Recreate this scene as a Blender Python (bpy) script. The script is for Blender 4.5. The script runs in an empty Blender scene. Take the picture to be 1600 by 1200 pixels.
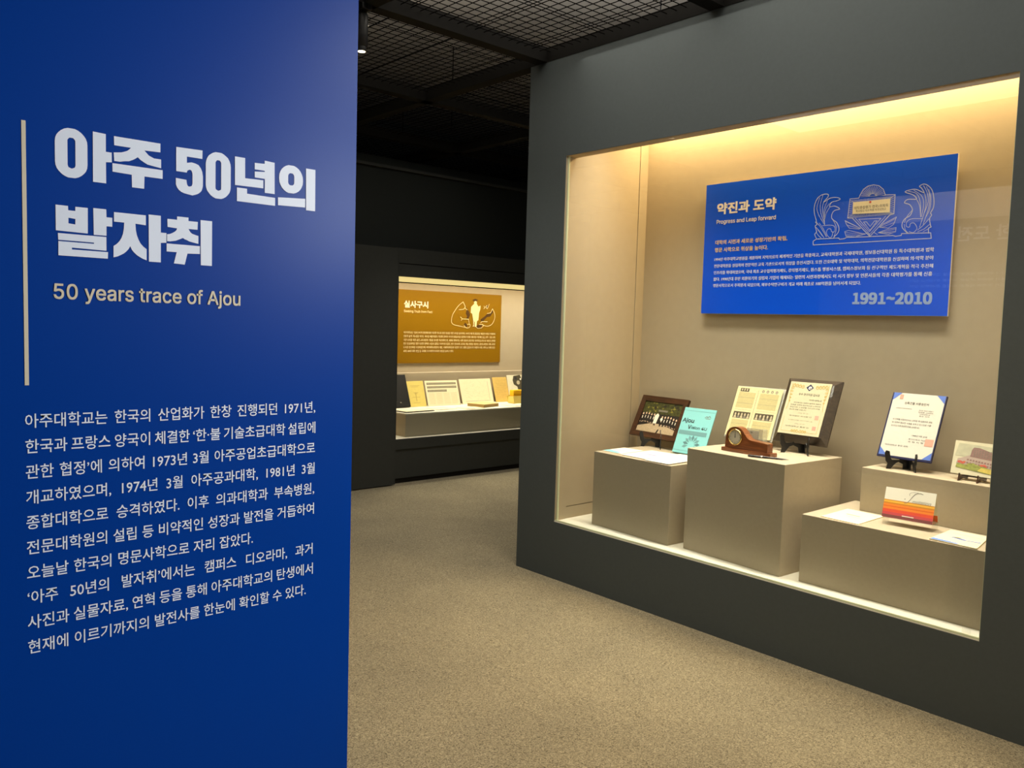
import bpy, math, random
from mathutils import Matrix, Vector
random.seed(7)
S = bpy.context.scene
COL = S.collection
R = math.radians

# ---------------------------------------------------------------- camera
cam_data = bpy.data.cameras.new('camera')
cam_data.sensor_fit = 'HORIZONTAL'; cam_data.sensor_width = 36.0
cam_data.lens = 1282.27 / 1600 * 36.0
cam_data.clip_start = 0.05; cam_data.clip_end = 60
cam = bpy.data.objects.new('camera', cam_data); COL.objects.link(cam)
YAW, PITCH, ROLL = 0.728622892, 0.0722027595, 0.0292740606
_f = Vector((math.sin(YAW)*math.cos(PITCH), math.cos(YAW)*math.cos(PITCH), -math.sin(PITCH)))
_r = Vector((math.cos(YAW), -math.sin(YAW), 0)); _u = _r.cross(_f)
_r2 = math.cos(ROLL)*_r + math.sin(ROLL)*_u; _u2 = -math.sin(ROLL)*_r + math.cos(ROLL)*_u
cam.matrix_world = Matrix(((_r2.x, _u2.x, -_f.x, 0), (_r2.y, _u2.y, -_f.y, 0), (_r2.z, _u2.z, -_f.z, 1.55), (0, 0, 0, 1)))
S.camera = cam

# ---------------------------------------------------------------- world, exposure, lamps
S.view_settings.view_transform = 'Standard'
S.view_settings.look = 'None'
S.view_settings.gamma = 1.0
S.view_settings.exposure = 0.0
S.view_settings.use_curve_mapping = False
W = bpy.data.worlds.new('world'); S.world = W; W.use_nodes = True
W.node_tree.nodes['Background'].inputs[0].default_value = (0.5, 0.5, 0.5, 1)
W.node_tree.nodes['Background'].inputs[1].default_value = 0.02
S.cycles.max_bounces = 8; S.cycles.diffuse_bounces = 5; S.cycles.transparent_max_bounces = 16
S.cycles.caustics_reflective = False; S.cycles.caustics_refractive = False
S.cycles.sample_clamp_indirect = 4.0

def area(name, loc, rot, sx, sy, watt, col, spread=180):
    d = bpy.data.lights.new(name, 'AREA'); d.shape = 'RECTANGLE'; d.size = sx; d.size_y = sy
    d.energy = watt; d.color = col; d.spread = R(spread)
    o = bpy.data.objects.new(name, d); o.location = loc; o.rotation_euler = rot; COL.objects.link(o); return o
def spot(name, loc, target, watt, col, angle=60, blend=0.8, radius=0.04):
    d = bpy.data.lights.new(name, 'SPOT'); d.energy = watt; d.color = col
    d.spot_size = R(angle); d.spot_blend = blend; d.shadow_soft_size = radius
    o = bpy.data.objects.new(name, d); o.location = loc
    o.rotation_euler = (Vector(target)-Vector(loc)).to_track_quat('-Z', 'Y').to_euler(); COL.objects.link(o); return o
WARM = (1.0, 0.77, 0.48); CASE = (1.0, 0.70, 0.36); NEUT = (1.0, 0.93, 0.82); SOFT = (0.95, 0.97, 1.0); DOWN = (1.0, 0.93, 0.80)
# light boxes of the two showcases (behind the soffits)
area('showcase_tube_light', (4.14, 2.25, 2.93), (0, 0, 0), 0.12, 2.5, 40, CASE)
area('showcase_down_light', (3.76, 2.20, 2.94), (0, R(2), 0), 0.22, 2.4, 26, DOWN, 72)
area('far_case_light', (5.9, 6.80, 2.22), (0, 0, 0), 3.0, 0.25, 16, CASE)
area('far_case_down_light', (5.9, 6.90, 2.23), (0, 0, 0), 3.0, 0.2, 33, DOWN, 120)
# track spotlights along the near ceiling beams
spot('spot_wall_text', (2.42, -0.72, 2.95), (0.72, 1.5, 1.35), 262, SOFT, 66, 1.0, 0.03)
spot('spot_wall_text_b', (3.10, -2.2, 2.35), (0.66, 1.5, 1.30), 430, SOFT, 38, 1.0, 0.16)
spot('spot_floor_near', (1.9, 0.7, 3.05), (2.4, 1.4, 0), 92, WARM, 110, 1.0, 0.08)
spot('spot_floor_mid', (2.30, 3.35, 2.98), (2.7, 4.0, 0), 58, NEUT, 120, 1.0, 0.06)
spot('spot_floor_far', (4.3, 5.2, 3.05), (4.6, 5.6, 0), 75, NEUT, 100, 1.0, 0.06)
spot('spot_opposite', (0.2, 3.2, 3.05), (-2.0, 3.2, 2.1), 420, NEUT, 90, 1.0, 0.06)
spot('fill_wall_right', (1.6, -1.6, 2.95), (3.5, 0.9, 1.0), 90, WARM, 70, 1.0, 0.05)  # added lamp with no fixture, lifts the dim right-hand wall
# fluorescent light above the mesh ceiling, washing the slab
area('slab_light_a', (3.0, 2.3, 3.30), (R(180), 0, 0), 2.2, 2.4, 240, SOFT)
area('slab_light_b', (2.6, 4.2, 3.30), (R(180), 0, 0), 1.4, 1.0, 18, NEUT)
area('room_fill', (2.3, 1.9, 3.10), (0, 0, 0), 2.4, 3.0, 28, NEUT)  # unseen soft fill below the mesh, added in place of weak bounce
area('room_fill_far', (4.0, 5.4, 3.10), (0, 0, 0), 2.5, 1.6, 7, NEUT)  # same kind of added fill for the far end of the hall

# ---------------------------------------------------------------- materials
def lin(c):
    c = [x/255.0 for x in c]
    return tuple((x/12.92 if x <= 0.04045 else ((x+0.055)/1.055)**2.4) for x in c) + (1.0,)
def M(name, rgb, rough=0.6, metal=0.0, spec=0.5, noise=0.0, scale=40.0, bump=0.0, emit=0.0, stretch=None, bscale=None, coat=0.0):
    m = bpy.data.materials.new(name); m.use_nodes = True
    nt = m.node_tree; b = nt.nodes['Principled BSDF']
    b.inputs['Base Color'].default_value = lin(rgb); b.inputs['Roughness'].default_value = rough
    b.inputs['Metallic'].default_value = metal; b.inputs['Specular IOR Level'].default_value = spec
    b.inputs['Coat Weight'].default_value = coat
    if emit:
        b.inputs['Emission Color'].default_value = lin(rgb); b.inputs['Emission Strength'].default_value = emit
    if noise or bump:
        tc = nt.nodes.new('ShaderNodeTexCoord'); mp = nt.nodes.new('ShaderNodeMapping')
        nt.links.new(tc.outputs['Object'], mp.inputs['Vector'])
        if stretch: mp.inputs['Scale'].default_value = stretch
        n = nt.nodes.new('ShaderNodeTexNoise'); n.inputs['Scale'].default_value = scale; n.inputs['Detail'].default_value = 6
        nt.links.new(mp.outputs['Vector'], n.inputs['Vector'])
        if noise:
            rp = nt.nodes.new('ShaderNodeValToRGB'); c = lin(rgb)
            rp.color_ramp.elements[0].position = 0.3; rp.color_ramp.elements[1].position = 0.7
            rp.color_ramp.elements[0].color = tuple(x*(1-noise) for x in c[:3]) + (1,)
            rp.color_ramp.elements[1].color = tuple(min(1, x*(1+noise)) for x in c[:3]) + (1,)
            nt.links.new(n.outputs['Fac'], rp.inputs['Fac']); nt.links.new(rp.outputs['Color'], b.inputs['Base Color'])
        if bump:
            n2 = n
            if bscale:
                n2 = nt.nodes.new('ShaderNodeTexNoise'); n2.inputs['Scale'].default_value = bscale; n2.inputs['Detail'].default_value = 4
                nt.links.new(mp.outputs['Vector'], n2.inputs['Vector'])
            bp = nt.nodes.new('ShaderNodeBump'); bp.inputs['Strength'].default_value = bump; bp.inputs['Distance'].default_value = 0.002
            nt.links.new(n2.outputs['Fac'], bp.inputs['Height']); nt.links.new(bp.outputs['Normal'], b.inputs['Normal'])
    return m
def glassy(name, tint=(1, 1, 1), gain=1.0, base=0.0):
    m = bpy.data.materials.new(name); m.use_nodes = True; nt = m.node_tree; nt.nodes.clear()
    out = nt.nodes.new('ShaderNodeOutputMaterial'); mx = nt.nodes.new('ShaderNodeMixShader')
    tr = nt.nodes.new('ShaderNodeBsdfTransparent'); gl = nt.nodes.new('ShaderNodeBsdfGlossy')
    tr.inputs[0].default_value = (*tint, 1); gl.inputs['Roughness'].default_value = 0.0
    fr = nt.nodes.new('ShaderNodeFresnel'); fr.inputs[0].default_value = 1.5
    ge = nt.nodes.new('ShaderNodeNewGeometry'); inv = nt.nodes.new('ShaderNodeMath'); inv.operation = 'SUBTRACT'; inv.inputs[0].default_value = 1.0
    nt.links.new(ge.outputs['Backfacing'], inv.inputs[1])
    mu = nt.nodes.new('ShaderNodeMath'); mu.operation = 'MULTIPLY'; ad = nt.nodes.new('ShaderNodeMath'); ad.operation = 'MULTIPLY_ADD'
    ad.inputs[1].default_value = gain; ad.inputs[2].default_value = base
    nt.links.new(fr.outputs[0], ad.inputs[0]); nt.links.new(ad.outputs[0], mu.inputs[0]); nt.links.new(inv.outputs[0], mu.inputs[1])
    nt.links.new(mu.outputs[0], mx.inputs[0]); nt.links.new(tr.outputs[0], mx.inputs[1]); nt.links.new(gl.outputs[0], mx.inputs[2])
    nt.links.new(mx.outputs[0], out.inputs[0]); return m
def frosted(name, rgb, op):
    m = bpy.data.materials.new(name); m.use_nodes = True; nt = m.node_tree; b = nt.nodes['Principled BSDF']
    b.inputs['Base Color'].default_value = lin(rgb); b.inputs['Roughness'].default_value = 0.15; b.inputs['Alpha'].default_value = op
    return m
def carpet():
    m = bpy.data.materials.new('carpet'); m.use_nodes = True; nt = m.node_tree; b = nt.nodes['Principled BSDF']
    b.inputs['Roughness'].default_value = 0.95; b.inputs['Specular IOR Level'].default_value = 0.1
    b.inputs['Sheen Weight'].default_value = 0.15
    tc = nt.nodes.new('ShaderNodeTexCoord')
    w = nt.nodes.new('ShaderNodeTexNoise'); w.inputs['Scale'].default_value = 55; w.inputs['Detail'].default_value = 3
    mpv = nt.nodes.new('ShaderNodeMix'); mpv.data_type = 'VECTOR'; mpv.inputs[0].default_value = 0.03
    nt.links.new(tc.outputs['Object'], w.inputs['Vector']); nt.links.new(tc.outputs['Object'], mpv.inputs[4]); nt.links.new(w.outputs['Color'], mpv.inputs[5])
    a = nt.nodes.new('ShaderNodeTexNoise'); a.inputs['Scale'].default_value = 170; a.inputs['Detail'].default_value = 5; a.inputs['Roughness'].default_value = 0.65
    nt.links.new(mpv.outputs[1], a.inputs['Vector'])
    c = nt.nodes.new('ShaderNodeTexNoise'); c.inputs['Scale'].default_value = 2.2; c.inputs['Detail'].default_value = 4
    nt.links.new(tc.outputs['Object'], c.inputs['Vector'])
    r1 = nt.nodes.new('ShaderNodeValToRGB')
    r1.color_ramp.elements[0].position = 0.36; r1.color_ramp.elements[0].color = lin((98, 91, 70))
    r1.color_ramp.elements[1].position = 0.64; r1.color_ramp.elements[1].color = lin((200, 187, 154))
    nt.links.new(a.outputs['Fac'], r1.inputs['Fac'])
    r2 = nt.nodes.new('ShaderNodeValToRGB')
    r2.color_ramp.elements[0].position = 0.3; r2.color_ramp.elements[0].color = (0.88, 0.88, 0.88, 1)
    r2.color_ramp.elements[1].position = 0.7; r2.color_ramp.elements[1].color = (1.06, 1.05, 1.03, 1)
    nt.links.new(c.outputs['Fac'], r2.inputs['Fac'])
    mx = nt.nodes.new('ShaderNodeMix'); mx.data_type = 'RGBA'; mx.blend_type = 'MULTIPLY'; mx.inputs[0].default_value = 1
    nt.links.new(r1.outputs[0], mx.inputs[6]); nt.links.new(r2.outputs[0], mx.inputs[7]); nt.links.new(mx.outputs[2], b.inputs['Base Color'])
    bp = nt.nodes.new('ShaderNodeBump'); bp.inputs['Strength'].default_value = 0.7; bp.inputs['Distance'].default_value = 0.004
    nt.links.new(a.outputs['Fac'], bp.inputs['Height']); nt.links.new(bp.outputs['Normal'], b.inputs['Normal'])
    return m
def wood(name, dark, light, scale=9, rough=0.35):
    m = bpy.data.materials.new(name); m.use_nodes = True; nt = m.node_tree; b = nt.nodes['Principled BSDF']
    b.inputs['Roughness'].default_value = rough; b.inputs['Coat Weight'].default_value = 0.25
    tc = nt.nodes.new('ShaderNodeTexCoord'); mp = nt.nodes.new('ShaderNodeMapping'); mp.inputs['Scale'].default_value = (1, 8, 8)
    nt.links.new(tc.outputs['Object'], mp.inputs[0])
    n = nt.nodes.new('ShaderNodeTexNoise'); n.inputs['Scale'].default_value = scale; n.inputs['Detail'].default_value = 8; n.inputs['Distortion'].default_value = 0.6
    nt.links.new(mp.outputs[0], n.inputs['Vector'])
    r = nt.nodes.new('ShaderNodeValToRGB'); r.color_ramp.elements[0].position = 0.3; r.color_ramp.elements[1].position = 0.72
    r.color_ramp.elements[0].color = lin(dark); r.color_ramp.elements[1].color = lin(light)
    nt.links.new(n.outputs['Fac'], r.inputs['Fac']); nt.links.new(r.outputs[0], b.inputs['Base Color']); return m

m_carpet = carpet()
m_blue = M('blue_vinyl', (0, 58, 146), 0.33, spec=0.10, noise=0.03, scale=300)
m_white_ink = M('white_ink', (232, 238, 248), 0.5)
m_cream_ink = M('cream_ink', (222, 208, 178), 0.5)
m_grey = M('grey_paint', (77, 84, 85), 0.75, spec=0.3, noise=0.03, scale=60, bump=0.05)
m_darkgrey = M('dark_grey_paint', (58, 60, 57), 0.8, spec=0.3, noise=0.04, scale=30)
m_upper = M('charcoal_fascia', (38, 42, 40), 0.85, spec=0.25)
m_case = M('beige_lining', (184, 170, 144), 0.65, spec=0.3, noise=0.02, scale=25)
m_plinth = M('plinth_cloth', (176, 164, 142), 0.7, spec=0.3, noise=0.03, scale=60, bump=0.08, bscale=500)
m_gap = M('shadow_gap', (20, 16, 10), 0.9)
m_ledge = M('ledge_board', (232, 228, 210), 0.5, spec=0.4, noise=0.03, scale=14)
m_soffit = M('soffit_paint', (196, 174, 134), 0.8)
m_slab = M('concrete_slab', (150, 143, 132), 0.95, noise=0.12, scale=4, spec=0.1)
m_beam = M('black_beam', (20, 19, 17), 0.8, spec=0.15)
m_wire = M('black_wire', (10, 9, 8), 0.9, spec=0.03)
m_glass = glassy('display_glass', (0.97, 0.985, 0.97), 2.0)
m_gedge = M('glass_edge', (205, 214, 178), 0.25, spec=0.6)
m_acrylic = glassy('clear_acrylic', (0.97, 0.98, 0.97), 1.3, 0.02)
m_bpanel = M('panel_blue', (0, 84, 238), 0.33, spec=0.45)
m_gpanel = M('panel_ochre', (142, 102, 0), 0.4)
m_panel_edge = M('panel_edge', (225, 222, 215), 0.6)
m_line = M('emblem_line', (190, 200, 232), 0.5)
m_year = M('year_ink', (150, 176, 226), 0.5)
m_sand = M('peach_ink', (235, 205, 165), 0.5)
m_cream = M('cream_paper', (240, 228, 190), 0.7)
m_paper = M('white_paper', (246, 242, 226), 0.7)
m_cert = M('certificate_paper', (202, 197, 166), 0.6)
m_news = M('newsprint', (216, 208, 164), 0.7, noise=0.10, scale=120)
m_news2 = M('newsprint_column', (192, 182, 132), 0.7, noise=0.16, scale=260)
m_newsp = M('newsprint_photo', (74, 66, 44), 0.7)
m_face = M('newsprint_face', (190, 180, 150), 0.7)
m_letter = M('letter_paper', (214, 212, 202), 0.7)
m_teal = M('dull_teal_ink', (92, 134, 140), 0.6)
m_pinkw = M('red_wash', (216, 112, 92), 0.7, noise=0.15, scale=90)
m_warmwhite = M('warm_white_ink', (252, 246, 240), 0.5)
m_cyan = M('cyan_cover', (140, 214, 220), 0.5)
m_cyan2 = M('cyan_grey_band', (112, 160, 166), 0.5)
m_cyan3 = M('cyan_pale_band', (158, 224, 226), 0.5)
m_ink = M('dark_ink', (40, 40, 44), 0.6)
m_greyink = M('grey_ink', (128, 124, 112), 0.6)
m_gold_ink = M('gold_ink', (188, 164, 92), 0.5)
m_red = M('seal_red', (214, 158, 140), 0.6)
m_redb = M('print_red', (214, 78, 46), 0.6)
m_navy = M('navy_cover', (22, 24, 74), 0.45)
m_cornerb = M('blue_silk_corner', (88, 120, 206), 0.45)
m_blackp = M('black_plastic', (22, 22, 24), 0.4)
m_frost = frosted('frosted_acrylic', (214, 214, 198), 0.35)
m_brown = wood('brown_frame_wood', (44, 24, 12), (78, 46, 26), 12)
m_darkwood = wood('dark_plaque_wood', (34, 26, 18), (62, 48, 34), 12, 0.4)
m_clockw = wood('walnut', (92, 48, 22), (148, 86, 44), 9, 0.3)
m_brass = M('brass', (226, 196, 128), 0.22, metal=1.0)
m_dial = M('clock_dial', (206, 200, 184), 0.4)
m_chrome = M('chrome', (215, 215, 215), 0.2, metal=1.0)
m_pen = M('pen_lacquer', (30, 22, 26), 0.25)
m_o = [M('stripe_yellow', (250, 190, 70), 0.5), M('stripe_amber', (214, 140, 40), 0.5), M('stripe_orange', (246, 140, 50), 0.5),
       M('stripe_deep_orange', (232, 108, 34), 0.5), M('stripe_red', (232, 84, 56), 0.5), M('stripe_rose', (206, 76, 84), 0.5), M('stripe_plum', (130, 70, 70), 0.5)]
m_wcpaper = M('watercolour_paper', (232, 226, 196), 0.7, noise=0.05, scale=25)
m_mauve = M('mauve_wash', (156, 124, 118), 0.7, noise=0.1, scale=90)
m_mauve2 = M('mauve_pale_wash', (196, 176, 164), 0.7)
m_greenw = M('green_wash', (160, 166, 88), 0.7, noise=0.25, scale=90)
m_yelloww = M('yellow_wash', (226, 204, 104), 0.7, noise=0.15, scale=60)
m_skyw = M('sky_wash', (206, 204, 176), 0.7, noise=0.1, scale=40)
m_bluei = M('blue_print', (96, 140, 214), 0.6)
m_violet = M('violet_print', (150, 150, 190), 0.6)
m_foliage = M('photo_foliage', (62, 64, 26), 0.5, noise=0.75, scale=70)
m_foliage2 = M('photo_light_foliage', (122, 118, 48), 0.5, noise=0.5, scale=110)
m_sandp = M('photo_ground', (190, 170, 140), 0.5, noise=0.15, scale=120)
m_suit = M('photo_suit', (30, 26, 24), 0.5)
m_skin = M('photo_face', (226, 196, 168), 0.5)
m_ydoc = M('yellow_paper', (226, 204, 110), 0.7, noise=0.04, scale=50)
m_tan = M('tan_paper', (214, 180, 96), 0.7, noise=0.08, scale=50)
m_bookcov = M('buff_cover', (214, 190, 130), 0.7)
m_bookpg = M('book_pages', (170, 140, 84), 0.8)
m_yellow = M('bright_yellow', (246, 190, 6), 0.5)
m_egg = M('pale_line', (246, 222, 160), 0.5)
m_shard = M('shard_brown', (82, 54, 14), 0.5)
m_opp = M('opposite_panel', (120, 112, 102), 0.6)
m_opp2 = M('opposite_header', (226, 218, 204), 0.6)
m_diff = M('lit_diffuser', (255, 226, 150), 0.6, emit=1.0)
m_lamp = M('lamp_face', (255, 240, 200), 0.5, emit=4.0)
m_black = M('matt_black', (14, 14, 14), 0.5)

# ---------------------------------------------------------------- mesh helpers
class MB:
    def __init__(s): s.v = []; s.f = []; s.mi = []; s.mats = []; s.sm = []
    def mat(s, m):
        if m not in s.mats: s.mats.append(m)
        return s.mats.index(m)
    def add(s, vs, fs, m, T=None, smooth=False):
        o = len(s.v); k = s.mat(m)
        for p in vs:
            p = Vector(p)
            s.v.append(tuple(T @ p) if T is not None else tuple(p))
        for f in fs: s.f.append([i+o for i in f]); s.mi.append(k); s.sm.append(smooth)
    def box(s, x0, x1, y0, y1, z0, z1, m, T=None):
        vs = [(x0,y0,z0),(x1,y0,z0),(x1,y1,z0),(x0,y1,z0),(x0,y0,z1),(x1,y0,z1),(x1,y1,z1),(x0,y1,z1)]
        s.add(vs, [(0,3,2,1),(4,5,6,7),(0,1,5,4),(1,2,6,5),(2,3,7,6),(3,0,4,7)], m, T)
    def rbox(s, x0, x1, y0, y1, z0, z1, m, b=0.003, T=None):   # box with chamfered edges
        import bmesh
        bm = bmesh.new(); bmesh.ops.create_cube(bm, size=1)
        for v in bm.verts: v.co = Vector(((x0+x1)/2+v.co.x*(x1-x0), (y0+y1)/2+v.co.y*(y1-y0), (z0+z1)/2+v.co.z*(z1-z0)))
        bmesh.ops.bevel(bm, geom=list(bm.edges), offset=b, segments=2, affect='EDGES', profile=0.6)
        bm.verts.index_update()
        s.add([v.co.copy() for v in bm.verts], [[v.index for v in f.verts] for f in bm.faces], m, T); bm.free()
    def prism(s, pts, y0, y1, m, T=None, sm=None):             # polygon in xz, extruded along y (front face y0)
        n = len(pts); vs = [(x, y0, z) for x, z in pts] + [(x, y1, z) for x, z in pts]
        s.add(vs, [list(range(n)), list(range(2*n-1, n-1, -1))], m, T)
        s.add(vs, [[(i+1) % n, i, i+n, (i+1) % n+n] for i in range(n)], sm or m, T)
    def flat(s, pts, y, m, T=None):                            # polygon in xz facing -y
        s.add([(x, y, z) for x, z in pts], [list(range(len(pts)))], m, T)
    def rect(s, x0, z0, x1, z1, y, m, T=None): s.flat([(x0,z0),(x1,z0),(x1,z1),(x0,z1)], y, m, T)
    def disc(s, cx, cz, r, y, m, T=None, n=20, rz=None): s.flat([(cx+r*math.cos(2*math.pi*i/n), cz+(rz or r)*math.sin(2*math.pi*i/n)) for i in range(n)], y, m, T)
    def ribbon(s, pts, w, y, m, T=None):
        for q, ((a, b), (c, d)) in enumerate(zip(pts, pts[1:])):
            y -= 0.000015
            L = math.hypot(c-a, d-b)
            if L < 1e-6: continue
            ux, uz = (c-a)/L*w/2, (d-b)/L*w/2
            s.flat([(a-ux+uz, b-uz-ux), (c+ux+uz, d+uz-ux), (c+ux-uz, d+uz+ux), (a-ux-uz, b-uz+ux)], y, m, T)
    def lathe(s, prof, m, T=None, n=28, smooth=True, caps=True):           # profile (r, z) about z
        vs = []; fs = []
        for r, z in prof:
            for i in range(n): vs.append((r*math.cos(2*math.pi*i/n), r*math.sin(2*math.pi*i/n), z))
        for k in range(len(prof)-1):
            for i in range(n): fs.append((k*n+i, k*n+(i+1) % n, (k+1)*n+(i+1) % n, (k+1)*n+i))
        s.add(vs, fs, m, T, smooth)
        if caps: s.add(vs, [list(range(n-1, -1, -1)), [(len(prof)-1)*n+i for i in range(n)]], m, T)
    def text(s, body, x0, x1, z0, z1, y, m, T=None, bold=0.0, sw=1.0, res=2, shear=0.0):
        latin = all(ord(ch) < 0x250 for ch in body)             # heavy lines are thickened by doubled strokes
        faux = bold if (latin or bold > 0.018) else 0.0
        vs, fs, bb = glyphs(body, 0.0 if faux else bold, sw, res)
        kx = (x1-x0)/(bb[1]-bb[0]); kz = (z1-z0)/(bb[3]-bb[2])
        if faux:
            for q, (dx, dz) in enumerate(((-.8, 0), (.8, 0)) if faux < 0.03 and not latin else ((-.7, -.7), (.7, -.7), (.7, .7), (-.7, .7))):
                s.add([(x0+(x-bb[0]+dx*faux)*kx+shear*(z-bb[2])*kz, y-0.00013*(q+1), z0+(z-bb[2]+dz*faux)*kz) for x, z in vs], fs, m, T)
        s.add([(x0+(x-bb[0])*kx+shear*(z-bb[2])*kz, y, z0+(z-bb[2])*kz) for x, z in vs], fs, m, T)
    def build(s, name, parent=None, loc=None):
        me = bpy.data.meshes.new(name); me.from_pydata(s.v, [], s.f)
        for m in s.mats: me.materials.append(m)
        me.polygons.foreach_set('material_index', s.mi); me.polygons.foreach_set('use_smooth', s.sm); me.update()
        o = bpy.data.objects.new(name, me); COL.objects.link(o)
        if parent is not None: o.parent = parent
        if loc is not None: o.location = loc
        return o
_tc = bpy.data.curves.new('type', 'FONT'); _to = bpy.data.objects.new('type', _tc); COL.objects.link(_to)
_cache = {}
_base_font = _tc.font
try:                                                            # Blender's own bundled interface face, closer to the signs' grotesque
    import os
    _sans = bpy.data.fonts.load(os.path.join(bpy.utils.resource_path('LOCAL'), 'datafiles', 'fonts', 'Inter.woff2'))
except Exception:
    _sans = _base_font
try: _digits = bpy.data.fonts.load(os.path.join(bpy.utils.resource_path('LOCAL'), 'datafiles', 'fonts', 'Noto Sans CJK Regular.woff2'))
except Exception: _digits = _base_font
def glyphs(body, bold=0.0, sw=1.0, res=2):
    key = (body, bold, sw, res)
    if key in _cache: return _cache[key]
    _tc.font = _digits if body[:4] == '1991' else _sans if all(ord(ch) < 0x250 for ch in body) else _base_font
    _tc.body = body; _tc.offset = bold; _tc.space_word = sw; _tc.resolution_u = res
    bpy.context.view_layer.update()
    me = _to.to_mesh(); vs = [(v.co.x, v.co.y) for v in me.vertices]; fs = [list(p.vertices) for p in me.polygons]; _to.to_mesh_clear()
    # text faces look along +z in the text's own plane; turned to face -y the winding already fits
    bb = (min(v[0] for v in vs), max(v[0] for v in vs), min(v[1] for v in vs), max(v[1] for v in vs))
    _cache[key] = (vs, fs, bb); return _cache[key]
def outline_mesh(loops):                                        # filled 2D loops with holes
    c = bpy.data.curves.new('shape', 'CURVE'); c.dimensions = '2D'; c.fill_mode = 'BOTH'
    for L in loops:
        sp = c.splines.new('POLY'); sp.points.add(len(L)-1); sp.use_cyclic_u = True
        for p, q in zip(sp.points, L): p.co = (q[0], q[1], 0, 1)
    o = bpy.data.objects.new('shape', c); COL.objects.link(o); bpy.context.view_layer.update()
    me = o.to_mesh(); vs = [(v.co.x, v.co.y) for v in me.vertices]; fs = [list(p.vertices) for p in me.polygons]; o.to_mesh_clear()
    bpy.data.objects.remove(o); bpy.data.curves.remove(c); return vs, fs
def smooth(pts, n=4):                                           # Catmull-Rom through the traced points
    out = []
    for i in range(len(pts)-1):
        p0, p1, p2, p3 = pts[max(i-1, 0)], pts[i], pts[i+1], pts[min(i+2, len(pts)-1)]
        for k in range(n):
            t = k/n; out.append(tuple(0.5*(2*p1[c]+(p2[c]-p0[c])*t+(2*p0[c]-5*p1[c]+4*p2[c]-p3[c])*t*t+(3*p1[c]-p0[c]-3*p2[c]+p3[c])*t**3) for c in (0, 1)))
    return out+[pts[-1]]
def thing(name, label, cat, loc=(0, 0, 0), yaw=0.0, group=None):
    o = bpy.data.objects.new(name, None); o.empty_display_size = 0.05; COL.objects.link(o)
    o.location = loc; o.rotation_euler = (0, 0, R(yaw)); o['label'] = label; o['category'] = cat
    if group: o['group'] = group
    return o
def struct(mb, name, parent=None):
    o = mb.build(name, parent)
    if parent is None: o['kind'] = 'structure'
    return o
def Lean(deg): return Matrix.Rotation(-R(deg), 4, 'X')          # leans the sheet's top back towards +y

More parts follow.
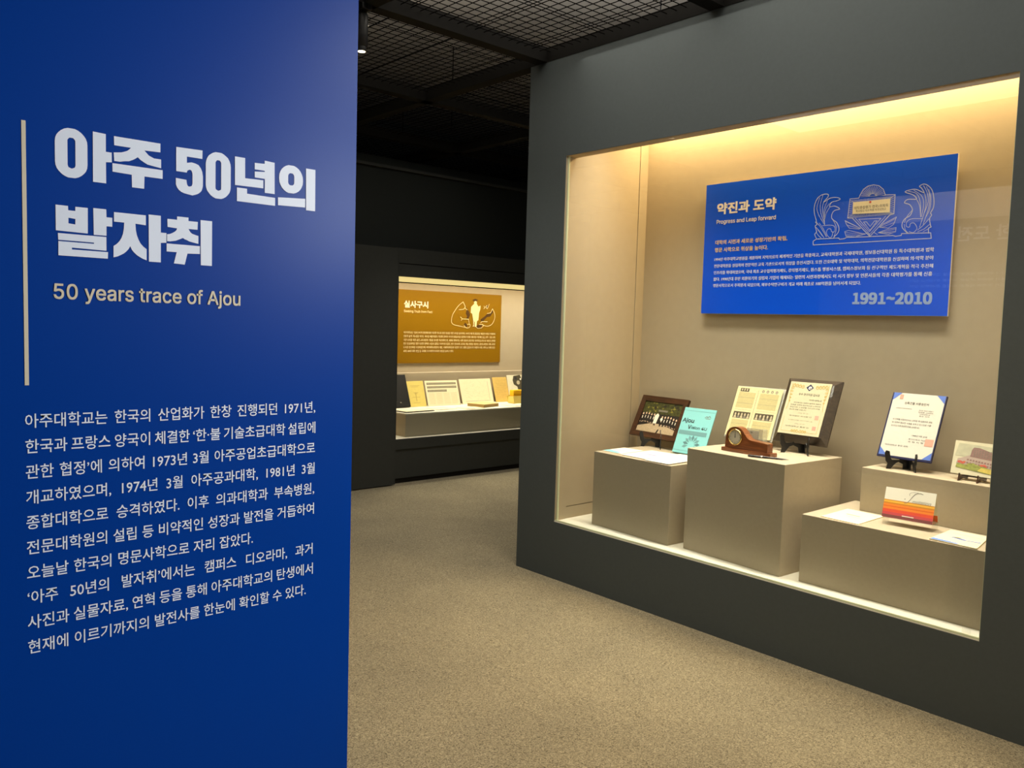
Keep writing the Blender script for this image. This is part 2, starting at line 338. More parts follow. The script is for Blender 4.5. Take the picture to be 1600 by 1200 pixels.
# ---------------------------------------------------------------- traced lettering and drawings (metres on their panels)
TITLE=[[(0.3854,1.823),(0.3848,1.829),(0.383,1.834),(0.3802,1.838),(0.3763,1.842),(0.3718,1.845),(0.3667,1.847),(0.3614,1.847),(0.3614,1.847),(0.356,1.847),(0.3509,1.845),(0.3464,1.842),(0.3425,1.838),(0.3397,1.834),(0.3379,1.829),(0.3373,1.823),(0.3373,1.792),(0.3379,1.786),(0.3397,1.781),(0.3425,1.777),(0.3464,1.773),(0.3509,1.77),(0.356,1.768),(0.3614,1.768),(0.3614,1.768),(0.3667,1.768),(0.3718,1.77),(0.3763,1.773),(0.3802,1.777),(0.383,1.781),(0.3848,1.786),(0.3854,1.792)],[(0.3673,1.826),(0.3672,1.828),(0.3667,1.829),(0.366,1.83),(0.3651,1.831),(0.364,1.832),(0.3628,1.832),(0.3615,1.832),(0.3615,1.832),(0.3601,1.832),(0.3589,1.832),(0.3578,1.831),(0.3569,1.83),(0.3562,1.829),(0.3557,1.828),(0.3556,1.826),(0.3556,1.789),(0.3557,1.788),(0.3562,1.786),(0.3569,1.785),(0.3578,1.784),(0.3589,1.784),(0.3601,1.783),(0.3615,1.783),(0.3615,1.783),(0.3628,1.783),(0.364,1.784),(0.3651,1.784),(0.366,1.785),(0.3667,1.786),(0.3672,1.788),(0.3673,1.789)],[(0.3937,1.848),(0.4137,1.847),(0.4136,1.818),(0.4227,1.818),(0.4229,1.802),(0.4137,1.801),(0.4138,1.766),(0.3935,1.766)],[(0.4264,1.846),(0.502,1.846),(0.502,1.831),(0.4754,1.83),(0.4783,1.827),(0.482,1.823),(0.4862,1.821),(0.4912,1.819),(0.4968,1.819),(0.5031,1.819),(0.5031,1.804),(0.4947,1.805),(0.4871,1.806),(0.4803,1.807),(0.4742,1.81),(0.4689,1.813),(0.4643,1.817),(0.4607,1.814),(0.456,1.811),(0.4502,1.808),(0.4433,1.807),(0.4355,1.805),(0.4266,1.805),(0.4259,1.819),(0.4325,1.82),(0.4383,1.821),(0.4433,1.823),(0.4475,1.825),(0.4509,1.828),(0.4535,1.831),(0.4268,1.831)],[(0.4237,1.801),(0.5057,1.801),(0.5056,1.786),(0.4753,1.786),(0.4747,1.765),(0.4549,1.765),(0.4545,1.786),(0.4239,1.787)],[(0.529,1.845),(0.5754,1.846),(0.5751,1.831),(0.5476,1.831),(0.5476,1.82),(0.5558,1.822),(0.5628,1.821),(0.5683,1.819),(0.5723,1.814),(0.575,1.808),(0.5762,1.8),(0.5762,1.783),(0.5754,1.779),(0.5737,1.774),(0.5711,1.771),(0.5675,1.768),(0.563,1.766),(0.5576,1.764),(0.5497,1.765),(0.543,1.766),(0.5376,1.768),(0.5334,1.771),(0.5303,1.775),(0.5284,1.78),(0.5284,1.791),(0.5469,1.79),(0.5474,1.785),(0.5478,1.783),(0.5485,1.781),(0.5493,1.78),(0.5504,1.779),(0.5518,1.779),(0.5534,1.779),(0.5546,1.78),(0.5556,1.78),(0.5564,1.781),(0.557,1.783),(0.5574,1.784),(0.5576,1.786),(0.5576,1.801),(0.5571,1.804),(0.5563,1.806),(0.5554,1.808),(0.5543,1.808),(0.5531,1.809),(0.5516,1.808),(0.5506,1.808),(0.5497,1.807),(0.5489,1.807),(0.5483,1.806),(0.5478,1.804),(0.5474,1.803),(0.529,1.803)],[(0.6277,1.824),(0.6271,1.829),(0.6254,1.834),(0.6226,1.839),(0.619,1.842),(0.6146,1.845),(0.6097,1.847),(0.6046,1.847),(0.6046,1.847),(0.5994,1.847),(0.5945,1.845),(0.5901,1.842),(0.5865,1.839),(0.5837,1.834),(0.582,1.829),(0.5814,1.824),(0.5814,1.787),(0.582,1.782),(0.5837,1.777),(0.5865,1.773),(0.5901,1.769),(0.5945,1.766),(0.5994,1.764),(0.6046,1.764),(0.6046,1.764),(0.6097,1.764),(0.6146,1.766),(0.619,1.769),(0.6226,1.773),(0.6254,1.777),(0.6271,1.782),(0.6277,1.787)],[(0.6097,1.828),(0.6096,1.829),(0.6092,1.83),(0.6086,1.831),(0.6077,1.832),(0.6068,1.833),(0.6057,1.833),(0.6045,1.833),(0.6045,1.833),(0.6033,1.833),(0.6022,1.833),(0.6013,1.832),(0.6004,1.831),(0.5998,1.83),(0.5994,1.829),(0.5993,1.828),(0.5993,1.784),(0.5994,1.782),(0.5998,1.781),(0.6004,1.78),(0.6013,1.78),(0.6022,1.779),(0.6033,1.779),(0.6045,1.778),(0.6045,1.778),(0.6057,1.779),(0.6068,1.779),(0.6077,1.78),(0.6086,1.78),(0.6092,1.781),(0.6096,1.782),(0.6097,1.784)],[(0.6355,1.845),(0.6551,1.845),(0.6553,1.808),(0.691,1.809),(0.6911,1.794),(0.6358,1.793)],[(0.6936,1.846),(0.7135,1.845),(0.7141,1.786),(0.6941,1.786),(0.6939,1.812),(0.674,1.812),(0.6739,1.823),(0.6938,1.825),(0.6937,1.827),(0.6739,1.827),(0.6738,1.839),(0.6936,1.84)],[(0.6395,1.789),(0.6591,1.789),(0.6592,1.78),(0.7151,1.779),(0.7152,1.764),(0.6396,1.764)],[(0.7729,1.82),(0.7723,1.826),(0.7704,1.831),(0.7675,1.836),(0.7635,1.84),(0.7588,1.843),(0.7535,1.845),(0.748,1.845),(0.748,1.845),(0.7424,1.845),(0.7371,1.843),(0.7324,1.84),(0.7284,1.836),(0.7255,1.831),(0.7236,1.826),(0.723,1.82),(0.723,1.817),(0.7236,1.811),(0.7255,1.806),(0.7284,1.801),(0.7324,1.797),(0.7371,1.794),(0.7424,1.792),(0.748,1.792),(0.748,1.792),(0.7535,1.792),(0.7588,1.794),(0.7635,1.797),(0.7675,1.801),(0.7704,1.806),(0.7723,1.811),(0.7729,1.817)],[(0.7544,1.824),(0.7542,1.825),(0.7538,1.827),(0.753,1.828),(0.752,1.829),(0.7508,1.83),(0.7495,1.83),(0.748,1.83),(0.748,1.83),(0.7466,1.83),(0.7453,1.83),(0.7441,1.829),(0.7431,1.828),(0.7423,1.827),(0.7419,1.825),(0.7417,1.824),(0.7417,1.813),(0.7419,1.812),(0.7423,1.81),(0.7431,1.809),(0.7441,1.808),(0.7453,1.807),(0.7466,1.807),(0.748,1.807),(0.748,1.807),(0.7495,1.807),(0.7508,1.807),(0.752,1.808),(0.753,1.809),(0.7538,1.81),(0.7542,1.812),(0.7544,1.813)],[(0.721,1.781),(0.7781,1.785),(0.7783,1.768),(0.7211,1.766)],[(0.7792,1.844),(0.7996,1.844),(0.8,1.763),(0.7802,1.763)],[(0.3374,1.722),(0.3556,1.722),(0.3559,1.715),(0.3664,1.715),(0.3664,1.722),(0.3852,1.722),(0.3849,1.68),(0.3374,1.681)],[(0.3561,1.703),(0.3663,1.702),(0.3662,1.693),(0.356,1.694)],[(0.3936,1.723),(0.4136,1.723),(0.414,1.71),(0.423,1.71),(0.4229,1.695),(0.4139,1.695),(0.4138,1.679),(0.3941,1.679)],[(0.3404,1.677),(0.4135,1.677),(0.4136,1.654),(0.3609,1.655),(0.3609,1.652),(0.4161,1.652),(0.4157,1.641),(0.3408,1.641),(0.341,1.664),(0.3943,1.664),(0.3943,1.666),(0.3408,1.666)],[(0.4258,1.72),(0.4773,1.72),(0.4773,1.703),(0.4602,1.704),(0.4607,1.694),(0.4623,1.685),(0.4648,1.678),(0.4684,1.671),(0.473,1.666),(0.4785,1.662),(0.4785,1.643),(0.4722,1.645),(0.4666,1.648),(0.4617,1.651),(0.4576,1.655),(0.4542,1.659),(0.4515,1.665),(0.449,1.66),(0.4456,1.656),(0.4415,1.652),(0.4367,1.649),(0.4311,1.646),(0.4247,1.644),(0.4248,1.663),(0.43,1.667),(0.4343,1.672),(0.4376,1.678),(0.44,1.685),(0.4414,1.694),(0.442,1.704),(0.4257,1.704)],[(0.482,1.722),(0.5025,1.722),(0.5024,1.693),(0.512,1.693),(0.512,1.676),(0.5024,1.675),(0.5023,1.641),(0.4823,1.641)],[(0.5136,1.718),(0.5304,1.718),(0.5304,1.724),(0.5505,1.724),(0.5505,1.718),(0.5672,1.718),(0.5667,1.704),(0.5505,1.704),(0.5521,1.701),(0.5543,1.698),(0.5569,1.696),(0.5602,1.695),(0.5639,1.694),(0.5682,1.693),(0.5682,1.679),(0.5621,1.68),(0.5566,1.681),(0.5517,1.682),(0.5475,1.684),(0.5438,1.685),(0.5408,1.687),(0.5367,1.685),(0.5324,1.683),(0.5279,1.681),(0.5231,1.68),(0.5182,1.679),(0.5131,1.679),(0.5131,1.691),(0.5179,1.692),(0.522,1.694),(0.5253,1.696),(0.5278,1.698),(0.5295,1.7),(0.5304,1.703),(0.514,1.704)],[(0.5124,1.675),(0.5709,1.675),(0.5709,1.661),(0.5487,1.66),(0.5439,1.64),(0.5249,1.641),(0.5298,1.661),(0.5123,1.661)],[(0.5721,1.722),(0.5932,1.722),(0.593,1.641),(0.5728,1.641)]]
SUBT=(0.3334,0.6467,1.564,1.597)
BAR=(0.2904,0.2962,1.43,1.848)
P_TITLE=(0.0869,0.4764,2.248,2.312)
P_SUB=(0.0852,0.4796,2.184,2.215)
P_L1=(0.0829,0.5583,2.068,2.091)
P_L2=(0.0828,0.4394,2.022,2.048)
P_YEAR=(0.9584,1.355,1.712,1.767)
P_ROWS=[((0.0836,1.98),(1.352,1.976)),((0.0813,1.94),(1.352,1.936)),((0.0806,1.9),(1.353,1.897)),((0.0811,1.863),(1.35,1.857)),((0.0818,1.824),(0.995,1.819))]
P_SIZE=((1.433,2.429),(1.436,1.656),(-0.0084,1.647),(0,2.432))
EMB=[[(0.7158,2.033),(0.7146,2.053),(0.7332,2.064),(0.8598,2.062),(0.8653,2.055),(0.8907,2.057),(0.9055,2.063),(0.9998,2.06),(1.147,2.058),(1.161,2.053),(1.189,2.056),(1.19,2.065),(1.331,2.06),(1.335,2.033),(0.7158,2.033)],[(0.7331,2.067),(0.7221,2.09),(0.7319,2.104),(0.7221,2.134),(0.7322,2.143),(0.7224,2.157),(0.7286,2.159),(0.7123,2.209),(0.7126,2.249),(0.7266,2.283),(0.752,2.3),(0.7835,2.301),(0.787,2.286),(0.7639,2.26),(0.8004,2.278),(0.8366,2.278),(0.8566,2.268),(0.8376,2.26),(0.8096,2.255),(0.8006,2.232),(0.829,2.233),(0.8567,2.216),(0.8304,2.21),(0.8168,2.196),(0.8146,2.172),(0.8295,2.156),(0.8446,2.145),(0.8592,2.115),(0.8555,2.091),(0.8387,2.073),(0.8314,2.064)],[(0.7396,2.286),(0.7269,2.233),(0.7399,2.192),(0.7765,2.138)],[(0.7575,2.297),(0.7467,2.256),(0.7472,2.221),(0.7591,2.181),(0.7759,2.148)],[(0.7639,2.26),(0.7594,2.22),(0.7775,2.138)],[(0.807,2.256),(0.78,2.228),(0.7721,2.185),(0.7763,2.14)],[(0.8006,2.232),(0.7817,2.199),(0.7756,2.17)],[(0.7855,2.267),(0.7684,2.22),(0.7708,2.18)],[(0.7646,2.134),(0.8196,2.132),(0.837,2.117),(0.8346,2.097),(0.819,2.098),(0.8129,2.113),(0.7948,2.112),(0.7909,2.09),(0.8051,2.07),(0.8206,2.071),(0.8268,2.098)],[(0.8146,2.172),(0.8374,2.136),(0.8443,2.106),(0.8335,2.073)],[(0.7289,2.154),(0.7574,2.122),(0.7893,2.073)],[(0.7261,2.129),(0.7506,2.103),(0.7764,2.069)],[(0.7311,2.099),(0.7438,2.083),(0.7606,2.068)],[(0.7451,2.15),(0.7739,2.111),(0.7917,2.075)],[(0.7393,2.113),(0.768,2.077)],[(1.218,2.066),(1.193,2.093),(1.19,2.116),(1.202,2.138),(1.224,2.15),(1.234,2.167),(1.235,2.185),(1.22,2.207),(1.195,2.218),(1.21,2.233),(1.252,2.231),(1.235,2.253),(1.196,2.27),(1.211,2.278),(1.247,2.279),(1.286,2.259),(1.275,2.281),(1.264,2.293),(1.285,2.301),(1.308,2.288),(1.327,2.262),(1.337,2.216),(1.336,2.181),(1.325,2.158),(1.33,2.146),(1.322,2.129),(1.328,2.097),(1.331,2.088),(1.32,2.082),(1.322,2.059)],[(1.211,2.273),(1.253,2.256),(1.273,2.209),(1.278,2.141)],[(1.238,2.275),(1.276,2.245),(1.289,2.203),(1.282,2.141)],[(1.283,2.293),(1.303,2.255),(1.31,2.21),(1.294,2.158)],[(1.309,2.273),(1.322,2.227),(1.319,2.174),(1.304,2.139)],[(1.288,2.259),(1.299,2.22),(1.297,2.175),(1.276,2.091)],[(1.252,2.231),(1.27,2.196),(1.278,2.141)],[(1.297,2.287),(1.315,2.241),(1.314,2.183),(1.293,2.104)],[(1.289,2.131),(1.238,2.135),(1.214,2.123),(1.212,2.1),(1.227,2.095),(1.231,2.111),(1.246,2.114),(1.258,2.102),(1.264,2.083),(1.247,2.066),(1.228,2.072)],[(1.201,2.11),(1.208,2.082),(1.224,2.065)],[(1.237,2.18),(1.21,2.146),(1.201,2.119)],[(1.318,2.129),(1.293,2.099),(1.268,2.078)],[(1.324,2.102),(1.299,2.081),(1.269,2.069)],[(1.319,2.08),(1.295,2.068)],[(0.9109,2.263),(0.9581,2.263),(0.9644,2.279),(0.9799,2.306),(1.003,2.32),(1.032,2.324),(1.061,2.316),(1.084,2.296),(1.097,2.266),(1.146,2.263),(1.146,2.167),(1.125,2.162),(1.029,2.06),(0.9295,2.162),(0.9044,2.164),(0.9109,2.263)],[(0.9675,2.269),(1.097,2.264)],[(0.9044,2.164),(1.146,2.167)],[(0.9114,2.256),(0.9296,2.244),(0.9292,2.183),(0.9067,2.167)],[(1.144,2.26),(1.123,2.245),(1.124,2.176),(1.144,2.17)],[(0.9647,2.153),(1.025,2.085),(1.081,2.149),(0.9647,2.153)],[(0.9445,2.161),(1.027,2.071),(1.104,2.159)],[(0.9902,2.137),(1.027,2.092),(1.062,2.138),(1.047,2.138),(1.027,2.111),(1.006,2.137),(0.9902,2.137)],[(0.89,2.152),(0.9775,2.105),(0.9679,2.102),(0.9151,2.111),(0.8988,2.132),(0.89,2.152)],[(0.8954,2.146),(0.975,2.106)],[(0.9041,2.127),(0.9727,2.104)],[(0.891,2.094),(0.9133,2.099),(0.9741,2.081),(1.004,2.075),(0.9504,2.063),(0.9001,2.069),(0.891,2.094)],[(0.8938,2.089),(0.9892,2.074)],[(0.9022,2.076),(0.9797,2.069)],[(0.9286,2.095),(0.9989,2.075)],[(1.16,2.15),(1.148,2.114),(1.122,2.097),(1.077,2.104),(1.092,2.118),(1.16,2.15)],[(1.156,2.143),(1.079,2.106)],[(1.153,2.123),(1.084,2.102)],[(1.161,2.097),(1.16,2.076),(1.124,2.065),(1.071,2.077),(1.117,2.091),(1.161,2.097)],[(1.159,2.09),(1.076,2.077)],[(1.157,2.079),(1.085,2.074)],[(1.142,2.071),(1.076,2.077)],[(0.999,2.073),(1.018,2.081),(1.03,2.061),(1.047,2.081),(1.067,2.068)],[(1.015,2.268),(0.9666,2.278)],[(1.015,2.27),(0.9683,2.287)],[(1.016,2.272),(0.9716,2.294)],[(1.017,2.274),(0.9764,2.301)],[(1.019,2.275),(0.9826,2.307)],[(1.021,2.276),(0.99,2.312)],[(1.023,2.277),(0.9985,2.316)],[(1.025,2.278),(1.008,2.318)],[(1.028,2.278),(1.017,2.32)],[(1.03,2.278),(1.028,2.319)],[(1.032,2.278),(1.038,2.317)],[(1.035,2.277),(1.048,2.314)],[(1.037,2.276),(1.057,2.31)],[(1.04,2.275),(1.066,2.305)],[(1.042,2.273),(1.074,2.298)],[(1.043,2.271),(1.08,2.291)],[(1.045,2.269),(1.086,2.283)],[(1.046,2.267),(1.09,2.275)],[(1.046,2.265),(1.093,2.266)],[(0.9335,2.244),(0.9196,2.255)],[(0.9333,2.183),(0.9165,2.167)],[(0.9393,2.244),(0.9265,2.256)],[(0.9391,2.183),(0.9235,2.167)],[(0.9451,2.244),(0.9334,2.256)],[(0.9449,2.183),(0.9305,2.167)],[(0.9509,2.244),(0.9402,2.256)],[(0.9507,2.182),(0.9374,2.167)],[(0.9567,2.244),(0.947,2.256)],[(0.9565,2.182),(0.9443,2.167)],[(0.9624,2.244),(0.9539,2.256)],[(0.9623,2.182),(0.9513,2.167)],[(0.9682,2.244),(0.9607,2.256)],[(0.9681,2.182),(0.9582,2.167)],[(0.9739,2.244),(0.9674,2.256)],[(0.9739,2.182),(0.965,2.167)],[(0.9796,2.244),(0.9742,2.256)],[(0.9796,2.181),(0.9719,2.167)],[(0.9853,2.244),(0.981,2.256)],[(0.9854,2.181),(0.9787,2.168)],[(0.991,2.244),(0.9877,2.256)],[(0.9911,2.181),(0.9856,2.168)],[(0.9967,2.244),(0.9944,2.256)],[(0.9968,2.181),(0.9924,2.168)],[(1.002,2.244),(1.001,2.256)],[(1.003,2.18),(0.9992,2.168)],[(1.008,2.244),(1.008,2.256)],[(1.008,2.18),(1.006,2.168)],[(1.014,2.244),(1.014,2.256)],[(1.014,2.18),(1.013,2.168)],[(1.019,2.244),(1.021,2.256)],[(1.02,2.18),(1.02,2.168)],[(1.025,2.244),(1.028,2.256)],[(1.025,2.18),(1.026,2.168)],[(1.031,2.244),(1.034,2.256)],[(1.031,2.179),(1.033,2.168)],[(1.036,2.244),(1.041,2.256)],[(1.037,2.179),(1.04,2.168)],[(1.042,2.244),(1.048,2.256)],[(1.042,2.179),(1.046,2.168)],[(1.047,2.244),(1.054,2.257)],[(1.048,2.179),(1.053,2.168)],[(1.053,2.244),(1.061,2.257)],[(1.054,2.179),(1.06,2.168)],[(1.058,2.244),(1.067,2.257)],[(1.059,2.178),(1.066,2.169)],[(1.064,2.244),(1.074,2.257)],[(1.065,2.178),(1.073,2.169)],[(1.07,2.244),(1.08,2.257)],[(1.07,2.178),(1.079,2.169)],[(1.075,2.244),(1.087,2.257)],[(1.076,2.178),(1.086,2.169)],[(1.081,2.244),(1.093,2.257)],[(1.081,2.178),(1.093,2.169)],[(1.086,2.244),(1.1,2.257)],[(1.087,2.177),(1.099,2.169)],[(1.092,2.244),(1.106,2.257)],[(1.092,2.177),(1.106,2.169)],[(1.097,2.244),(1.113,2.257)],[(1.098,2.177),(1.112,2.169)],[(1.103,2.244),(1.119,2.257)],[(1.103,2.177),(1.119,2.169)],[(1.108,2.244),(1.126,2.257)],[(1.109,2.177),(1.125,2.169)],[(1.113,2.244),(1.132,2.257)],[(1.115,2.176),(1.132,2.169)],[(1.119,2.244),(1.138,2.257)],[(1.12,2.176),(1.138,2.169)],[(0.9295,2.237),(0.9109,2.247)],[(1.123,2.238),(1.144,2.249)],[(0.9295,2.229),(0.9102,2.236)],[(1.123,2.229),(1.144,2.237)],[(0.9294,2.221),(0.9096,2.224)],[(1.123,2.219),(1.144,2.226)],[(0.9294,2.213),(0.909,2.213)],[(1.123,2.21),(1.145,2.215)],[(0.9294,2.205),(0.9083,2.201)],[(1.123,2.201),(1.145,2.203)],[(0.9293,2.197),(0.9077,2.19)],[(1.123,2.192),(1.145,2.192)],[(0.9293,2.189),(0.907,2.178)],[(1.124,2.183),(1.145,2.181)]]
PLQ=[(0.9296,2.244),(1.123,2.245),(1.124,2.176),(0.9292,2.183)]
PLQ_T=[((0.9374,2.213),(1.115,2.213)),((0.9472,2.198),(1.105,2.197))]
G_SIZE=[(0,1.885),(1.441,1.891),(1.441,1.1),(0.0098,1.113)]
G_TITLE=(0.0808,0.3886,1.7,1.771)
G_SUB=(0.0776,0.4476,1.642,1.674)
G_ROWS=[((0.0778,1.434),(1.356,1.436)),((0.0787,1.393),(1.357,1.398)),((0.0797,1.352),(1.363,1.357)),((0.0807,1.312),(1.36,1.319)),((0.0816,1.274),(1.358,1.278)),((0.0825,1.235),(0.7508,1.238))]
EGG=[[(0.8713,1.788),(0.812,1.748),(0.7612,1.691),(0.7255,1.638),(0.7124,1.579),(0.7208,1.547),(0.7569,1.528),(0.842,1.515),(0.9187,1.502),(0.9667,1.503),(0.9791,1.538),(0.9367,1.537)],[(0.8713,1.788),(0.8874,1.762),(0.9014,1.74),(0.8963,1.721),(0.9314,1.701)],[(0.8173,1.7),(0.874,1.705),(0.9019,1.726)],[(0.8387,1.619),(0.8622,1.598),(0.954,1.597),(0.9652,1.548)],[(0.8622,1.598),(0.8495,1.58)],[(1.305,1.725),(1.337,1.672),(1.339,1.61),(1.301,1.548),(1.232,1.523),(1.161,1.537)],[(1.305,1.725),(1.276,1.678),(1.226,1.669)],[(1.131,1.559),(1.15,1.575),(1.23,1.574)],[(1.174,1.75),(1.188,1.736),(1.173,1.723)],[(1.252,1.776),(1.224,1.722),(1.2,1.744),(1.219,1.76)],[(1.063,1.515),(1.09,1.495),(1.143,1.502),(1.175,1.527),(1.161,1.542),(1.112,1.541)],[(0.9667,1.503),(0.9285,1.495),(0.8893,1.524)]]
SHARD=[[(0.9074,1.733),(0.931,1.712),(0.9608,1.683),(0.9755,1.646),(0.9538,1.603),(0.9212,1.602),(0.9338,1.627),(0.9136,1.659),(0.922,1.696)],[(0.9073,1.557),(0.9407,1.532),(0.9283,1.501),(0.8836,1.524)],[(1.276,1.682),(1.305,1.717),(1.314,1.683),(1.272,1.636),(1.228,1.629),(1.181,1.591),(1.174,1.575),(1.134,1.581),(1.129,1.597),(1.172,1.624),(1.188,1.634),(1.223,1.661)],[(1.253,1.773),(1.228,1.722),(1.208,1.736),(1.213,1.756)],[(1.063,1.52),(1.112,1.541),(1.161,1.542),(1.143,1.506),(1.084,1.498)],[(1.001,1.815),(1.043,1.83),(1.087,1.818),(1.044,1.803)],[(1.024,1.81),(1.067,1.811),(1.066,1.799),(1.027,1.798)]]
FIG=[[(1.068,1.787),(1.066,1.778),(1.06,1.771),(1.051,1.767),(1.041,1.768),(1.032,1.772),(1.026,1.78),(1.025,1.788),(1.029,1.797),(1.036,1.803),(1.046,1.806),(1.055,1.804),(1.063,1.799),(1.067,1.791)],[(1.026,1.771),(1.068,1.772),(1.089,1.746),(1.124,1.756),(1.121,1.718),(1.103,1.672),(1.096,1.589),(1.077,1.579),(1.069,1.516),(1.046,1.512),(1.044,1.572),(1.036,1.572),(1.034,1.515),(1.011,1.517),(1.026,1.53),(1.02,1.584),(1.002,1.662),(0.9806,1.669),(0.9841,1.736)]]


# ================================================================ the setting
XS, YB, XB = 3.506, 1.5, 4.27
mb = MB(); mb.box(-4, 9, -4, 8.5, -0.1, 0, m_carpet); struct(mb, 'floor')
# ceiling: slab above an open steel mesh carried by black beams
mb = MB(); mb.box(-4, 9, -4, 8.5, 3.9, 4.0, m_slab); ceiling = struct(mb, 'ceiling')
ZM = 3.188
def beam(x0, x1, y0, y1, z1=3.224):
    b = MB(); b.box(x0, x1, y0, y1, 3.138, z1, m_beam); o = b.build('beam', ceiling); return o
for k in range(-3, 5):
    y = 3.738+1.253*k; beam(-4, 9, y-0.042, y+0.042)
for x in (-2.75, -1.5, -0.25, 1.02, 2.27, 3.545, 4.80, 6.05, 7.30):
    beam(x-0.042, x+0.042, -4, 8.5, 3.223)
def mesh_bay(x0, x1, y0, y1, seed):
    rr = random.Random(seed); b = MB(); p = 0.0622
    for layer, (dz, off) in enumerate(((0.0, 0.0), (0.022, rr.uniform(0.01, 0.03)))):
        for i in range(int((x1-x0)/p)+1):
            x = x0+0.012+i*p+off
            if x < x1 and (layer == 0 or i % 7 == 3): b.box(x-0.0018, x+0.0018, y0, y1, ZM+dz, ZM+dz+0.0034, m_wire)
        for j in range(int((y1-y0)/p)+1):
            y = y0+0.02+j*p+off
            if y < y1 and (layer == 0 or rr.random() < 0.22): b.box(x0, x1, y-0.0018, y+0.0018, ZM+dz+0.0034, ZM+dz+0.0068, m_wire)
    o = b.build('wire_mesh', ceiling); o['kind'] = 'stuff'
XB_ = [-0.25, 1.02, 2.27, 3.545, 4.80, 6.05, 7.30]; YB_ = [3.738+1.253*k for k in range(-2, 5)]
n = 0
for i in range(len(XB_)-1):
    for j in range(len(YB_)-1):
        n += 1; mesh_bay(XB_[i]+0.042, XB_[i+1]-0.042, YB_[j]+0.042, YB_[j+1]-0.042, n)
# thin hanger rods between slab and mesh
for x, y in ((4.35, 5.75), (4.62, 6.9), (3.95, 3.2)):
    b = MB(); b.lathe([(0.004, 3.2), (0.004, 3.9)], m_wire, Matrix.Translation((x, y, 0)), 8); b.build('hanger_rod', ceiling)

# the blue text wall on the left
mb = MB(); mb.box(-4, 0.892, YB, YB+0.30, 0, 3.138, m_blue); wall_left = struct(mb, 'wall_left')
vs, fs = outline_mesh(TITLE)
b = MB(); b.add([(x, YB-0.001, z) for x, z in vs], fs, m_white_ink); o = b.build('title_lettering', wall_left); o['label'] = 'large heavy pale Korean title lettering in two lines'
b = MB(); b.text('50 years trace of Ajou', 0.3336, 0.6467, 1.5640, 1.5958, YB-0.001, m_cream_ink, bold=0.016, res=4)
o = b.build('subtitle_lettering', wall_left); o['label'] = 'cream English subtitle lettering'
b = MB(); b.box(0.2904, 0.2964, YB-0.001, YB+0.001, 1.43, 1.8478, m_cream_ink); o = b.build('rule_line', wall_left); o['label'] = 'thin vertical cream line left of the title'
LINES = ['아주대학교는 한국의 산업화가 한창 진행되던 1971년,', '한국과 프랑스 양국이 체결한 ‘한·불 기술초급대학 설립에', '관한 협정’에 의하여 1973년 3월 아주공업초급대학으로',
         '개교하였으며, 1974년 3월 아주공과대학, 1981년 3월', '종합대학으로 승격하였다. 이후 의과대학과 부속병원,', '전문대학원의 설립 등 비약적인 성장과 발전을 거듭하여',
         '오늘날 한국의 명문사학으로 자리 잡았다.', '‘아주 50년의 발자취’에서는 캠퍼스 디오라마, 과거', '사진과 실물자료, 연혁 등을 통해 아주대학교의 탄생에서', '현재에 이르기까지의 발전사를 한눈에 확인할 수 있다.']
ENDS = [.8055, .8062, .8058, .806, .8052, .8052, .6751, .8032, .8043, .7889]
def justify(body, width, kx, bold):
    a = glyphs(body, bold, 1.0, 2)[2]; c = glyphs(body, bold, 2.0, 2)[2]
    wa = (a[1]-a[0])*kx; wc = (c[1]-c[0])*kx
    return max(0.5, 1.0 + (width-wa)/(wc-wa)) if wc > wa else 1.0
def paragraph(lines, ends, x0, zc, dz, h, y, m, parent, name, bold=0.0, T=None):
    """lines justified between x0 and ends by stretching the word spaces; h = glyph height"""
    k = []
    for L, e in zip(lines, ends):
        bb = glyphs(L, bold, 1.0, 2)[2]; k.append((e-x0)/(bb[1]-bb[0]))
    kx = sorted(k)[len(k)//3]
    kz = h/0.93
    for i, (L, e) in enumerate(zip(lines, ends)):
        sw = justify(L, e-x0, kx, bold); vs, fs, bb = glyphs(L, bold, round(sw, 3), 2)
        kk = (e-x0)/(bb[1]-bb[0]); b = MB(); zb = zc-i*dz-0.375*kz
        b.add([(x0+(x-bb[0])*kk, y, zb+z*kz) for x, z in vs], fs, m, T); b.build(name, parent)
paragraph(LINES, ENDS, .290, 1.3722, .0416, .0235, YB-0.001, m_white_ink, wall_left, 'text_line', 0.008)

# right-hand wall with the big showcase opening
OY0, OY1, OZ0, OZ1 = 1.113, 3.507, 0.355, 2.557
mb = MB()
mb.box(XS, 3.592, -4, 3.838, 0, OZ0, m_grey); mb.box(XS, 3.592, -4, 3.838, OZ1, 3.138, m_grey)
mb.box(XS, 3.592, OY1, 3.838, OZ0, OZ1, m_grey); mb.box(XS, 3.592, -4, OY0, OZ0, OZ1, m_grey)
mb.box(3.592, 4.50, 3.56, 3.838, 0, 3.138, m_grey); mb.box(4.36, 4.50, -4, 3.56, 0, 3.138, m_grey)
wall_right = struct(mb, 'wall_right')
b = MB(); b.box(XS+0.002, 3.59, OY0, OY1, OZ1-0.0015, OZ1+0.001, m_soffit); b.build('soffit', wall_right)
mb = MB(); mb.box(XB, XB+0.05, 0.7, 3.56, 0.2, 3.0, m_case); struct(mb, 'wall_showcase_back')
